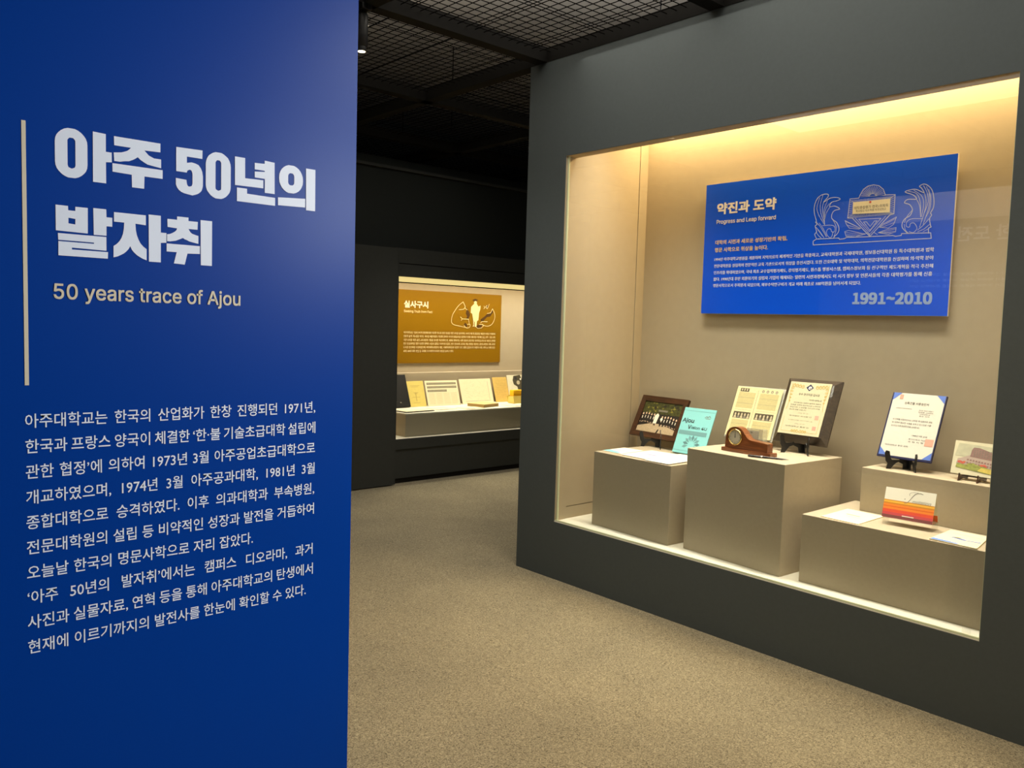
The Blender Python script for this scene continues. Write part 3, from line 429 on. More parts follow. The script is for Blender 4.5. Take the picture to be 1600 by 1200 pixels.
# left lining with a flush access door (gaps stay open to a dark backing)
mb = MB()
mb.box(3.592, XB, 3.520, 3.56, 0.2, 3.0, m_gap)
mb.box(3.510, 3.606, 3.5045, 3.520, OZ0+0.005, OZ1-0.002, m_case); mb.box(3.592, 3.606, 3.508, 3.520, OZ1, 2.96, m_case)
mb.box(4.192, XB, 3.508, 3.520, 0.36, 2.96, m_case); mb.box(3.606, 4.192, 3.508, 3.520, 0.36, 0.432, m_case)
struct(mb, 'wall_showcase_left')
mb = MB(); mb.box(3.610, 4.188, 3.510, 3.5195, 0.437, 2.955, m_case); struct(mb, 'door_1')
mb = MB(); mb.box(3.592, XB, 0.7, 0.75, 0.2, 3.0, m_case); struct(mb, 'wall_showcase_right')
mb = MB(); mb.box(3.508, XB, 0.75, 3.510, 0.30, 0.360, m_ledge); struct(mb, 'floor_showcase')
mb = MB(); mb.box(3.592, XB, 0.75, 3.520, 2.96, 3.0, m_case); struct(mb, 'ceiling_showcase')
# front glass
win = MB(); win.box(3.522, 3.530, OY0, OY1-0.005, 0.362, OZ1-0.002, m_glass); win = struct(win, 'window_1')
b = MB(); b.box(3.521, 3.531, OY1-0.013, OY1-0.003, 0.360, OZ1-0.002, m_gedge); b.build('glass_edge', win)
b = MB(); b.box(3.510, 3.521, OY0, OY1-0.0005, 0.3595, 0.366, m_gedge); o = b.build('glass_channel', win); o['label'] = 'pale green glass channel strip'
b = MB(); b.box(3.521, 3.531, OY0, OY0+0.006, 0.360, OZ1-0.002, m_gedge); b.build('glass_edge', win)
b = MB(); b.box(3.5205, 3.5215, 1.150, 1.184, 0.368, 0.388, m_acrylic); b.build('corner_sticker', win)

# far wall: charcoal fascia over a lower cabinet wall with its own showcase
YF = 6.49
mb = MB()
mb.box(2, 9, YF+0.10, YF+0.16, 2.23, 3.06, m_upper); mb.box(2, 9, YF+0.06, YF+0.10, 2.96, 2.985, m_darkgrey)
struct(mb, 'wall_back')
mb = MB()   # cabinet wall around the opening
mb.box(4.29, 4.335, YF, YF+0.10, 0, 2.235, m_darkgrey)
mb.box(4.335, 9, YF, YF+0.10, 1.975, 2.088, m_darkgrey); mb.box(4.335, 9, YF, YF+0.10, 2.096, 2.235, m_darkgrey)
mb.box(4.335, 9, YF+0.012, YF+0.10, 2.08, 2.10, m_gap)
mb.box(4.335, 9, YF, YF+0.10, 0.330, 0.430, m_darkgrey); mb.box(4.335, 9, YF+0.012, YF+0.10, 0.05, 0.335, m_darkgrey); mb.box(4.335, 9, YF+0.03, YF+0.10, 0, 0.05, m_gap)
mb.box(4.29, 9, YF+0.10, YF+0.16, 2.19, 2.229, m_upper)
struct(mb, 'wall_cabinet')
mb = MB(); mb.box(2.0, 4.287, YF-0.05, YF+0.6, 0.01, 2.225, m_darkgrey); struct(mb, 'wall_block')
mb = MB(); mb.box(2, 9, 8.4, 8.5, 0, 3.9, m_upper); struct(mb, 'wall_far')
mb = MB(); mb.box(4.25, 9, 7.30, 7.34, 0.3, 2.3, m_case); struct(mb, 'wall_far_showcase_back')
mb = MB(); mb.box(4.287, 4.335, YF+0.102, 7.30, 0.3, 2.18, m_case); struct(mb, 'wall_far_showcase_left')
mb = MB(); mb.box(7.6, 7.65, YF+0.102, 7.30, 0.3, 2.18, m_case); struct(mb, 'wall_far_showcase_right')
mb = MB(); mb.box(4.335, 7.6, YF+0.002, 7.30, 0.38, 0.432, m_ledge); struct(mb, 'floor_far_showcase')
mb = MB(); mb.box(4.335, 7.6, YF+0.165, 7.30, 2.25, 2.29, m_case); struct(mb, 'ceiling_far_showcase')
w2 = MB(); w2.box(4.336, 7.6, YF+0.030, YF+0.036, 0.434, 1.974, m_glass); w2 = struct(w2, 'window_2')
b = MB(); b.box(4.336, 7.6, YF+0.095, YF+0.11, 1.926, 1.975, m_diff); o = b.build('light_diffuser', w2); o['label'] = 'glowing strip diffuser along the case top'
b = MB(); b.box(4.336, 7.6, YF+0.093, YF+0.112, 1.917, 1.926, m_gap); b.build('diffuser_rail', w2)
# unseen sides of the hall (they close the room and show in the glass)
mb = MB(); mb.box(-2.12, -2.0, -4, 8.5, 0, 3.9, m_darkgrey); struct(mb, 'wall_opposite')
mb = MB(); mb.box(-2, 9, -4.0, -3.9, 0, 3.9, m_darkgrey); struct(mb, 'wall_front')
mb = MB(); mb.box(8.9, 9.0, -3.9, 8.5, 0, 3.9, m_darkgrey); struct(mb, 'wall_side')

# ================================================================ exhibit panels
def rowtext(lines, ends, x0, zs, h, m, parent, bold, name='text_line'):
    for L, e, z in zip(lines, ends, zs):
        b = MB(); b.text(L, x0, e, z-h/2, z+h/2, -0.001, m, bold=bold); b.build(name, parent)
p = thing('exhibit_panel', 'blue exhibit panel with Korean text and a winged trophy drawing, inside the large showcase', 'panel', (4.2365, 3.0204, 0), -90)
b = MB(); b.box(0, 1.4345, 0, 0.0125, 1.652, 2.431, m_panel_edge); b.rect(0.001, 1.653, 1.4335, 2.430, -0.0004, m_bpanel)
b.build('board', p)
b = MB(); b.text('약진과 도약', .0869, .4764, 2.2478, 2.3118, -0.001, m_warmwhite, bold=0.052, res=3); o = b.build('title_lettering', p)
b = MB(); b.text('Progress and Leap forward', .0852, .4796, 2.184, 2.2148, -0.001, m_warmwhite, bold=0.018); b.build('subtitle_lettering', p)
b = MB(); b.text('대학의 시련과 새로운 성장기반의 확립,', .0829, .5583, 2.066, 2.092, -0.001, m_sand, bold=0.036); b.build('lead_lettering', p)
b = MB(); b.text('명문 사학으로 위상을 높이다.', .0828, .4394, 2.0215, 2.0475, -0.001, m_sand, bold=0.036); b.build('lead_lettering', p)
b = MB(); b.text('1991~2010', .9584, 1.3548, 1.7124, 1.7680, -0.001, m_year, bold=0.022, res=4); b.build('year_lettering', p)
rowtext(['1994년 아주대학교병원을 개원하며 지역의료의 체계적인 기반을 확충하고, 교육대학원과 국제대학원, 정보통신대학원 등 특수대학원과 법학',
 '전문대학원을 설립하여 전문적인 교육 기관으로서의 위상을 증진시켰다. 또한 간호대학 및 약학대학, 의학전문대학원을 신설하며 의·약학 분야',
 '인프라를 확대하였으며, 국내 최초 교수업적평가제도, 강의평가제도, 원스톱 행정시스템, 캠퍼스정보화 등 선구적인 제도개혁을 적극 추진해',
 '왔다. 1990년대 후반 외환위기와 설립자 기업이 해체되는 일련의 시련과정에서도 이 시기 정부 및 언론사들의 각종 대학평가를 통해 신흥',
 '명문사학으로서 주목받게 되었으며, 외부수탁연구비가 개교 이래 최초로 100억원을 넘어서게 되었다.'],
 [1.3516, 1.3520, 1.3525, 1.3504, .995], .0813, [1.978, 1.9384, 1.8985, 1.860, 1.8214], 0.0215, m_white_ink, p, 0.027)
b = MB()
for i, s in enumerate(EMB): b.ribbon(smooth(s) if 0 < i < 27 else s, 0.0036 if len(s) > 12 else (0.0018 if len(s) == 2 else 0.0024), -0.001-0.0004*(i % 5), m_line)
b.build('trophy_drawing', p)
b = MB(); b.flat(PLQ[::-1], -0.0034, m_cream)
(a0, a1), (c0, c1) = PLQ_T
b.text('대학종합평가 전국1위획득', a0[0], a1[0], (a0[1]+a1[1])/2-.008, (a0[1]+a1[1])/2+.008, -0.0040, m_ink)
b.text('학교법인 대우학원 아주대학교', c0[0], c1[0], (c0[1]+c1[1])/2-.0075, (c0[1]+c1[1])/2+.0045, -0.0040, m_ink)
b.disc((a0[0]+a1[0])/2-0.005, a0[1]+0.024, 0.006, -0.0040, m_redb)
o = b.build('plaque_print', p); o['label'] = 'cream name plate in the trophy drawing'

g = thing('exhibit_panel', 'ochre exhibit panel with a graduate standing in a cracked egg, in the far showcase', 'panel', (4.8592, 7.285, 0), 0)
b = MB(); b.box(0, 1.4406, 0, 0.0145, 1.107, 1.888, m_gpanel); b.build('board', g)
b = MB(); b.text('실사구시', .0808, .3886, 1.700, 1.770, -0.001, m_cream, bold=0.052); b.build('title_lettering', g)
b = MB(); b.text('Seeking Truth from Fact', .0776, .4476, 1.642, 1.675, -0.001, m_egg, bold=0.014); b.build('subtitle_lettering', g)
rowtext(['아주대학교는 ‘실사구시’의 정신에 따라 이론뿐 아니라 현장 중심을 위한 교육을 실시하며, 1977년 제1회 졸업생을 배출한 이래로 현재까지',
 '인류의 삶의 가능성을 이끄는 지식을 배출하였다. 특성화 분야의 우수한 실험교육을 실현하기 위해 국제 최초 학부제 도입, 산학 · 연관 산학',
 '기관 유치를 위한 융합 교육과정의 기틀을 완성한 혁신대학으로, 세계로 뻗어가는 대학 발전의 원동력인 현장중심교육으로 새로운 분야인',
 '연구 중심대학을 향한 다양한 정책의 수립과 집행을 추진하게 되었다. 연구 인프라의 고도화, 학습 환경을 지원하는 중앙도서관과 국제 교류로',
 '도서관 전산화를 도입하였으며, 아주대학교병원의 개원, 국제학대학원과 다양한 프로그램의 신설과 연구개발의 지원, 지역 뉴스레터 창간',
 '세계 100대 대학 진입 등 국내외 우수대학으로서의 위상을 높이고 있다.'],
 [1.356, 1.3575, 1.361, 1.3605, 1.359, .7508], .080, [1.435, 1.3952, 1.3547, 1.3155, 1.2763, 1.2362], 0.026, m_egg, g, 0.028)
b = MB()
for i, s in enumerate(EGG): b.ribbon(smooth(s) if i in (0, 5) else s, 0.0055, -0.0010-0.0002*i, m_egg)
for s in SHARD: b.flat(s[::-1] if sum((x2-x1)*(z2+z1) for (x1, z1), (x2, z2) in zip(s, s[1:]+s[:1])) > 0 else s, -0.0008, m_shard)
for s in FIG: b.flat(s[::-1] if sum((x2-x1)*(z2+z1) for (x1, z1), (x2, z2) in zip(s, s[1:]+s[:1])) > 0 else s, -0.0040, m_egg)
b.flat(SHARD[5][::-1], -0.0044, m_shard)
b.build('egg_drawing', g)

q = thing('exhibit_panel', 'pale exhibit panel across the hall, mirrored faintly in the showcase glass', 'panel', (-1.985, 1.9, 0), 90)
b = MB(); b.box(0, 2.90, 0, 0.012, 0.9, 3.05, m_opp); b.build('board', q)
b = MB(); b.text('미래를 향한 도전', 0.25, 1.43, 2.53, 2.68, -0.001, m_white_ink, bold=0.03); b.build('title_lettering', q)
rowtext(['세계로 도약하는 대학으로 성장하기 위하여 새로운 미래를 준비하고 있다.']*3, [1.9]*3, .25, [2.2, 2.14, 2.08], 0.03, m_white_ink, q, 0.01)
b = MB(); b.box(0, 2.9, -.004, -.0005, 2.76, 3.05, m_opp2); b.build('header_strip', q)

# ================================================================ plinths in the showcase
def plinth(label, x, y, z, yaw, w, d, h):
    t = thing('display_plinth', label, 'plinth', (x, y, z), yaw)
    b = MB(); b.rbox(0, w, 0, d, 0, h, m_plinth, 0.0025); b.build('body', t)
    return t
ZP1, ZP2, ZP3, ZP4 = 0.804, 0.913, 0.688, 0.904
plinth('low beige plinth at the left end, carrying the framed photo and the cyan booklet', 3.646, 3.323, 0.3605, -92.6, 0.594, 0.53, ZP1-0.3605)
plinth('tallest beige plinth, in the middle, carrying the wooden clock and the dark award plaque', 3.652, 2.650, 0.3605, -94.3, 0.607, 0.50, ZP2-0.3605)
plinth('wide low beige plinth at the right, carrying the striped invitation card', 3.627, 1.954, 0.3605, -90, 1.15, 0.54, ZP3-0.3605)
plinth('beige step plinth standing on the wide right-hand plinth, carrying the navy certificate', 3.945, 1.826, ZP3+0.0005, -91.5, 1.0, 0.215, ZP4-ZP3-0.001)

# ================================================================ easels
def easel(label, loc, yaw, half, deep, lift, m=m_blackp, hook=0.03):
    """two profile plates hinged at the back centre and splayed to the front"""
    t = thing('display_easel', label, 'easel', loc, yaw)
    L = math.hypot(half, deep)
    prof = [(0.0, 0), (0.022, 0), (0.030, 0.012), (0.045, lift*0.50), (L*0.52, lift*0.62), (L*0.74, lift*0.42), (L-0.028, 0), (L-0.001, 0),
            (L-0.001, lift+0.045), (L-0.018, lift+0.050), (0.072, lift+0.002), (0.062, lift-0.012), (0.026, lift-0.012), (0.018, lift-0.002), (0.012, lift+hook), (-0.004, lift+hook+0.004), (-0.010, lift+hook-0.008),
            (-0.004, lift*0.70), (0.006, lift*0.45)]
    for s in (-1, 1):
        ang = math.atan2(deep, -s*half)
        T = Matrix.Translation((s*half, 0, 0)) @ Matrix.Rotation(ang, 4, 'Z')
        b = MB(); b.prism(prof, -0.0025, 0.0025, m, T); b.build('side_plate', t)
    b = MB(); b.lathe([(0.0045, 0.006), (0.0045, lift+0.05)], m, Matrix.Translation((0, deep+0.004, 0)), 12); b.build('hinge', t)
    return t

def shrunk(x0, x1, z0, z1): return [(x0, z0), (x1, z0), (x1, z1), (x0, z1)]
def hfit(b, body, x0, x1, zc, h, y, m, T, bold=0.0): b.text(body, x0, x1, zc-h/2, zc+h/2, y, m, T, bold=bold)

# ---------------------------------------------------------------- framed group photo
W_, H_ = 0.396, 0.279
t = thing('framed_photo', 'brown wooden picture frame with a photo of people in dark suits before trees', 'picture', (4.116, 3.452, 0.863), -95.6)
T = Lean(25); fw = 0.036
b = MB()
o_ = [(0, 0), (W_, 0), (W_, H_), (0, H_)]; i_ = [(fw, fw), (W_-fw, fw), (W_-fw, H_-fw), (fw, H_-fw)]
for k in range(4):
    a, c = o_[k], o_[(k+1) % 4]; d, e = i_[k], i_[(k+1) % 4]
    vs = [(a[0], 0, a[1]), (c[0], 0, c[1]), (e[0], 0.004, e[1]), (d[0], 0.004, d[1]), (a[0], .018, a[1]), (c[0], .018, c[1]), (e[0], .014, e[1]), (d[0], .014, d[1])]
    b.add(vs, [(0, 1, 2, 3), (5, 4, 7, 6), (1, 0, 4, 5), (3, 2, 6, 7)], m_brown, T)
b.build('frame', t)
b = MB(); y = 0.010
b.box(fw-.004, W_-fw+.004, y, y+.006, fw-.004, H_-fw+.004, m_paper, T)
pw, ph = W_-2*fw, H_-2*fw; px = lambda u: fw+u*pw; pz = lambda v: fw+v*ph
b.rect(px(0), pz(0), px(1), pz(1), y-.0004, m_suit, T); b.rect(px(0), pz(.62), px(1), pz(1), y-.0006, m_foliage, T)
b.flat([(px(0), pz(0)), (px(1), pz(0)), (px(1), pz(.16)), (px(.62), pz(.30)), (px(.35), pz(.30)), (px(0), pz(.17))], y-.0008, m_sandp, T)
for k in range(46):
    u, v, r = random.uniform(.03, .97), random.uniform(.66, .97), random.uniform(.006, .016)
    b.flat([(min(px(1), max(px(0), px(u)+r*random.uniform(.5, 1.2)*math.cos(a))), min(pz(1), pz(v)+r*random.uniform(.3, .8)*math.sin(a))) for a in [2*math.pi*q/7 for q in range(7)]], y-.0008-.00001*k, (m_foliage2, m_suit, m_foliage)[k % 3], T)
for k in range(13):
    if k == 6: continue
    u = .05+.9*k/12; v = .60-.10*(k/12)+random.uniform(-.02, .02)
    b.flat([(px(u)-.009, pz(v-.30)), (px(u)+.009, pz(v-.30)), (px(u)+.010, pz(v-.05)), (px(u), pz(v-.02)), (px(u)-.010, pz(v-.05))], y-.0010, m_suit, T)
    b.disc(px(u), pz(v), .0060, y-.0012, m_skin, T, 10, .0078); b.flat([(px(u)-.002, pz(v-.16)), (px(u)+.002, pz(v-.16)), (px(u)+.003, pz(v-.07)), (px(u)-.003, pz(v-.07))], y-.0012, m_paper, T)
    for s in (-1, 1): b.disc(px(u)+s*.008, pz(v-.27), .003, y-.0012, m_skin, T, 8)
b.flat([(px(.38), pz(.30)), (px(.46), pz(.30)), (px(.48), pz(.58)), (px(.43), pz(.64)), (px(.37), pz(.56))], y-.0013, m_paper, T)
b.disc(px(.57), pz(.46), .010, y-.0013, m_paper, T, 12); b.rect(px(.42), pz(.70), px(.66), pz(.76), y-.0013, m_greyink, T)
b.build('photo_print', t)
easel('dark grey easel under the brown framed photo', (4.052, 3.222, ZP1+.0005), -95, 0.085, 0.085, 0.062)

# ---------------------------------------------------------------- cyan booklet leaning in an acrylic support
W_, H_ = 0.226, 0.291
t = thing('booklet', 'cyan cover booklet with a leaf emblem leaning behind the left plinth papers', 'booklet', (4.016, 3.028, ZP1+.008), -90)
T = Lean(24)
b = MB(); b.rbox(0, W_, 0, .006, 0, H_, m_cyan, .0008, T); b.build('cover', t)
b = MB(); y = -.0006
b.text('Ajou', .010, .092, .190, .222, y, m_ink, T, bold=.02); b.text('V', .062, .082, .156, .180, y, m_ink, T, bold=.03); b.text('ision 4U', .086, .196, .158, .176, y, m_ink, T, bold=.012)
b.rect(.006, .118, .206, .144, y, m_cyan2, T); b.rect(.000, .271, W_, .2725, y, m_cyan2, T); b.rect(.000, .016, W_, .018, y, m_cyan2, T)
b.ribbon([(.160, .236), (.172, .246), (.180, .238), (.190, .250), (.200, .240)], .003, y, m_greyink, T); b.rect(.166, .230, .200, .233, y, m_greyink, T)
cx, cz = .118, .058
for k in range(9):
    a = R(-20+k*27); r0, r1, w = .020, .062, .010
    ux, uz = math.cos(a), math.sin(a)
    b.flat([(cx+ux*r0, cz+uz*r0), (cx+ux*.045+uz*w, cz+uz*.045-ux*w), (cx+ux*r1, cz+uz*r1), (cx+ux*.045-uz*w, cz+uz*.045+ux*w)], y, (m_cyan2, m_teal)[k % 3 == 1], T)
b.build('cover_print', t)
t = thing('acrylic_support', 'clear acrylic support behind the cyan booklet', 'stand', (4.020, 3.018, ZP1+.0005), -90)
b = MB(); b.box(0, .205, .009, .012, .004, .27, m_acrylic, Lean(24)); b.build('back_plate', t)
b = MB(); b.box(0, .215, -.030, .095, 0, .003, m_acrylic); b.build('base_plate', t)

# ---------------------------------------------------------------- papers lying on the left plinth
def sheet(name, label, cat, pts, z, m, h=.0012, group=None):
    c = (sum(p[0] for p in pts)/len(pts), sum(p[1] for p in pts)/len(pts))
    t = thing(name, label, cat, (c[0], c[1], z), 0, group)
    q = [(p[0]-c[0], p[1]-c[1]) for p in pts]; n = len(q)
    if sum((q[(i+1) % n][0]-q[i][0])*(q[(i+1) % n][1]+q[i][1]) for i in range(n)) > 0: q = q[::-1]
    b = MB(); b.add([(x, y, 0) for x, y in q]+[(x, y, h) for x, y in q], [list(range(n))[::-1], list(range(n, 2*n))]+[(i, (i+1) % n, (i+1) % n+n, i+n) for i in range(n)], m)
    b.build('page', t); return t, c
def onpage(t, c, name, items, z):
    b = MB()
    for kind, m, *d in items:
        if kind == 'p':
            pts = d[0]; n = len(pts)
            if sum((pts[(i+1) % n][0]-pts[i][0])*(pts[(i+1) % n][1]+pts[i][1]) for i in range(n)) > 0: pts = pts[::-1]
            b.add([(x-c[0], y-c[1], z) for x, y in pts], [list(range(n))], m)
        if kind == 'l':   # text-like rule from a to b
            (x0, y0), (x1, y1), w = d; L = math.hypot(x1-x0, y1-y0); nx, ny = -(y1-y0)/L*w/2, (x1-x0)/L*w/2
            b.add([(x0-c[0]+nx, y0-c[1]+ny, z), (x0-c[0]-nx, y0-c[1]-ny, z), (x1-c[0]-nx, y1-c[1]-ny, z), (x1-c[0]+nx, y1-c[1]+ny, z)], [(0, 1, 2, 3)], m)
    b.build(name, t)
t, c = sheet('leaflet', 'leaflet with a pale cyan corner at the left end of the left plinth', 'leaflet', [(3.712, 3.316), (3.916, 3.316), (3.916, 3.165), (3.700, 3.160)], ZP1+.0005, m_paper, .0015)
onpage(t, c, 'leaflet_print', [('p', m_cyan, [(3.714, 3.314), (3.775, 3.314), (3.750, 3.200), (3.703, 3.185)]), ('l', m_greyink, (3.80, 3.30), (3.80, 3.18), .004), ('l', m_cyan3, (3.85, 3.30), (3.84, 3.18), .01)], .0018)
t, c = sheet('document_sheet', 'white printed sheet with a bluish picture in the middle of the left plinth', 'paper', [(3.676, 3.142), (3.968, 3.142), (3.968, 2.948), (3.665, 2.948)], ZP1+.0025, m_paper, .0015)
onpage(t, c, 'sheet_print', [('p', m_violet, [(3.80, 3.06), (3.83, 3.06), (3.83, 2.98), (3.80, 2.98)]), ('p', m_bluei, [(3.735, 3.08), (3.745, 3.08), (3.745, 3.02), (3.735, 3.02)])] + [('l', m_greyink, (x, 3.13), (x, 2.96), .002) for x in (3.70, 3.715, 3.76, 3.775, 3.86, 3.875, 3.93)], .0018)
t, c = sheet('document_sheet', 'larger white sheet at the right end of the left plinth', 'paper', [(3.632, 2.930), (3.990, 2.945), (3.990, 2.765), (3.628, 2.752)], ZP1+.0045, m_paper, .0015)
onpage(t, c, 'sheet_print', [('l', m_violet, (3.93, 2.93), (3.93, 2.78), .005)] + [('l', m_greyink, (x, 2.92), (x, 2.78), .0015) for x in (3.70, 3.73, 3.76, 3.79, 3.82, 3.85)], .0018)

# ---------------------------------------------------------------- newspaper clipping in acrylic
W_, H_ = 0.288, 0.301
t = thing('framed_clipping', 'yellowed newspaper clipping in clear acrylic behind the wooden clock', 'clipping', (4.055, 2.690, .955), -89)
T = Lean(24)
b = MB(); b.rbox(-.008, W_+.008, .002, .012, -.008, H_+.008, m_acrylic, .001, T); b.build('acrylic_block', t)
b = MB(); b.rbox(-.008, W_+.008, .0125, .015, -.008, H_+.008, m_panel_edge, .0005, T); b.build('backing', t)
b = MB(); y = .0012
b.rect(0, 0, W_, H_, y, m_news, T)
for x0, x1 in ((.018, .125), (.155, .270)):
    b.rect(x0, .172, x1, .268, y-.0003, m_news2, T); b.rect(x0, .010, x1, .100, y-.0003, m_news2, T)
    b.rect(x0, .108, x1, .148, y-.0003, m_newsp, T)
    for k in range(5):
        fx = x0+.014+k*(x1-x0-.025)/4; b.disc(fx, .132, .0055, y-.0005, m_face, T, 10, .009); b.flat([(fx-.009, .110), (fx+.009, .110), (fx+.005, .124), (fx-.005, .124)], y-.0005, (m_face, m_greyink)[k % 2], T)
    for zz in (.160, .040, .075, .200, .235): b.rect(x0, zz, x1, zz+.0012, y-.0005, m_greyink, T)
b.rect(.022, .272, .078, .292, y-.0005, m_newsp, T)
for k in range(3): b.disc(.033+k*.016, .283, .005, y-.0007, m_face, T, 10, .007)
for k in range(4): b.disc(.168+k*.028, .281, .008, y-.0005, m_greyink, T, 12, .009); b.disc(.168+k*.028, .280, .004, y-.0007, m_face, T, 10, .006)
b.rect(.138, .015, .140, .285, y-.0005, m_greyink, T)
b.build('clipping_print', t)
b = MB(); b.box(.02, W_-.02, .02, .10, -(.955-ZP2)+.0005, -.012, m_acrylic); b.build('acrylic_foot', t)

# ---------------------------------------------------------------- wooden desk clock
t = thing('desk_clock', 'walnut tambour desk clock with a brass-ringed white dial', 'clock', (3.748, 2.500, ZP2+.0005), -93)
b = MB(); b.rbox(0, .300, -.004, .062, 0, .020, m_clockw, .004); b.build('base', t)
cx, cz, r = .082, .078, .056
prof = [(.018, .020), (.278, .020), (.278, .066), (.262, .068), (.175, .074)]
prof += [(.160, .079), (.150, .088), (.143, .098)]
prof += [(cx+(r+.004)*math.cos(R(a)), cz+r*math.sin(R(a))) for a in range(24, 181, 8)] + [(.020, .06)]
b = MB(); b.prism(prof, .004, .052, m_clockw); b.build('case', t)
TD = Matrix.Translation((cx, .004, cz+.002)) @ Matrix.Rotation(R(90), 4, 'X')
b = MB(); b.lathe([(.036, 0), (.044, 0), (.044, .006), (.041, .010), (.037, .008), (.036, .003)], m_brass, TD, 40, caps=False); b.build('dial_ring', t)
b = MB(); b.lathe([(.0365, 0), (.0365, .003)], m_dial, TD, 40, False)
for k in range(12):
    a = R(30*k); b.disc(cx+.029*math.sin(a), cz+.002+.029*math.cos(a), .0022, .0008, m_greyink, None, 8)
b.build('dial', t)
b = MB(); b.flat([(cx-.0018, cz), (cx+.0018, cz), (cx+.001, cz+.030), (cx-.001, cz+.030)], .0004, m_ink); b.build('minute_hand', t)
b = MB(); b.flat([(cx-.0024, cz-.002), (cx+.0024, cz-.002), (cx+.002, cz+.020), (cx-.001, cz+.020)], .0002, m_ink); b.disc(cx, cz+.002, .003, .0001, m_ink, None, 12); b.build('hour_hand', t)
# pen in front of it
t = thing('pen', 'slim dark ballpoint pen lying in front of the wooden clock', 'pen', (3.668, 2.290, ZP2+.0062), -71.5)
TX = Matrix.Rotation(R(90), 4, 'Y')
b = MB(); b.lathe([(.0025, .0), (.0052, .006), (.0055, .06), (.0056, .095)], m_pen, TX, 14); b.build('cap', t)
b = MB(); b.lathe([(.0060, .068), (.0060, .074)], m_chrome, TX, 14); b.build('ring', t)
b = MB(); b.lathe([(.0050, .095), (.0046, .165), (.0015, .198), (.0006, .205)], m_pen, TX, 14); b.build('barrel', t)
b = MB(); b.rbox(.004, .045, -.0013, .0013, .0056, .0075, m_chrome, .0005); b.build('clip', t)
# clear card holder behind the clock
t = thing('card_holder', 'small clear acrylic box holding a card, behind the clock tail', 'holder', (3.845, 2.414, ZP2+.0005), -92)
b = MB(); b.box(0, .098, 0, .003, 0, .125, m_frost); b.build('front_plate', t)
b = MB(); b.box(.075, .098, .004, .045, 0, .12, m_frost); b.build('side_block', t)
b = MB(); b.box(.004, .072, .005, .0058, .004, .112, m_paper); b.rect(.022, .096, .034, .106, .0045, m_greyink); b.build('card', t)

# ---------------------------------------------------------------- award plaque
W_, H_ = 0.3085, 0.365
t = thing('award_plaque', 'dark wooden award plaque holding a cream certificate with gold scrollwork', 'plaque', (3.998, 2.360, .975), -89.5)
T = Lean(23.9)
b = MB(); bd = 0.036
o_ = [(0, 0), (W_, 0), (W_, H_), (0, H_)]; i_ = [(bd-.006, bd), (W_-bd+.006, bd), (W_-bd+.006, H_-bd+.006), (bd-.006, H_-bd+.006)]
vs = [(x, .022, z) for x, z in o_]+[(x, 0.0, z) for x, z in i_]+[(x, .030, z) for x, z in o_]
b.add(vs, [(0, 1, 5, 4), (1, 2, 6, 5), (2, 3, 7, 6), (3, 0, 4, 7), (4, 5, 6, 7), (1, 0, 8, 9), (2, 1, 9, 10), (3, 2, 10, 11), (0, 3, 11, 8), (11, 10, 9, 8)], m_darkwood, T); b.build('backboard', t)
b = MB(); x0, x1, z0, z1 = .030, .264, .040, .338; y = -.0035
b.box(x0, x1, y, .0, z0, z1, m_cert, T); y -= .0006
cw = x1-x0; ch = z1-z0; X = lambda u: x0+u*cw; Z = lambda v: z0+v*ch
b.build('certificate_sheet', t); b = MB()
d = .021; dx, dz = X(.5), Z(.90)
b.flat([(dx-d, dz), (dx, dz-d*.95), (dx+d, dz), (dx, dz+d*.95)], y, m_navy, T); b.disc(dx+.002, dz-.002, .0095, y-.0003, m_paper, T, 16); b.disc(dx+.004, dz-.004, .006, y-.0006, m_navy, T, 14); b.disc(dx+.004, dz-.003, .003, y-.0009, m_paper, T, 10)
hfit(b, '우수 연구지원 감사장', X(.27), X(.78), Z(.765), .014, y, m_ink, T, .004); hfit(b, '아주대학교', X(.56), X(.86), Z(.665), .010, y, m_ink, T)
for k, (a, c_) in enumerate(((.20, .86), (.14, .86), (.14, .86), (.14, .55))): hfit(b, ['귀하께서는 대학의 발전과 학문의', '진흥을 위하여 헌신적으로 노력하여', '주셨기에 그 공로를 기리고자 이에', '감사의 뜻을 드립니다'][k], X(a), X(c_), Z(.600-.045*k), .0078, y, m_ink, T)
hfit(b, '1994. 10. 15', X(.37), X(.62), Z(.405), .006, y, m_greyink, T); hfit(b, '학교법인 이사장 김 우 중'.replace('김 우 중', '인'), X(.18), X(.72), Z(.345), .007, y, m_ink, T)
hfit(b, '위 사람의 공로를 기리어 이 패를 드림', X(.18), X(.76), Z(.265), .006, y, m_greyink, T); hfit(b, '1994. 10. 15', X(.36), X(.60), Z(.200), .006, y, m_greyink, T); hfit(b, '아주대학교 총장 인', X(.15), X(.72), Z(.145), .008, y, m_ink, T)
for v in (.345, .145): b.rect(X(.80), Z(v)-.011, X(.80)+.021, Z(v)+.011, y, m_red, T)
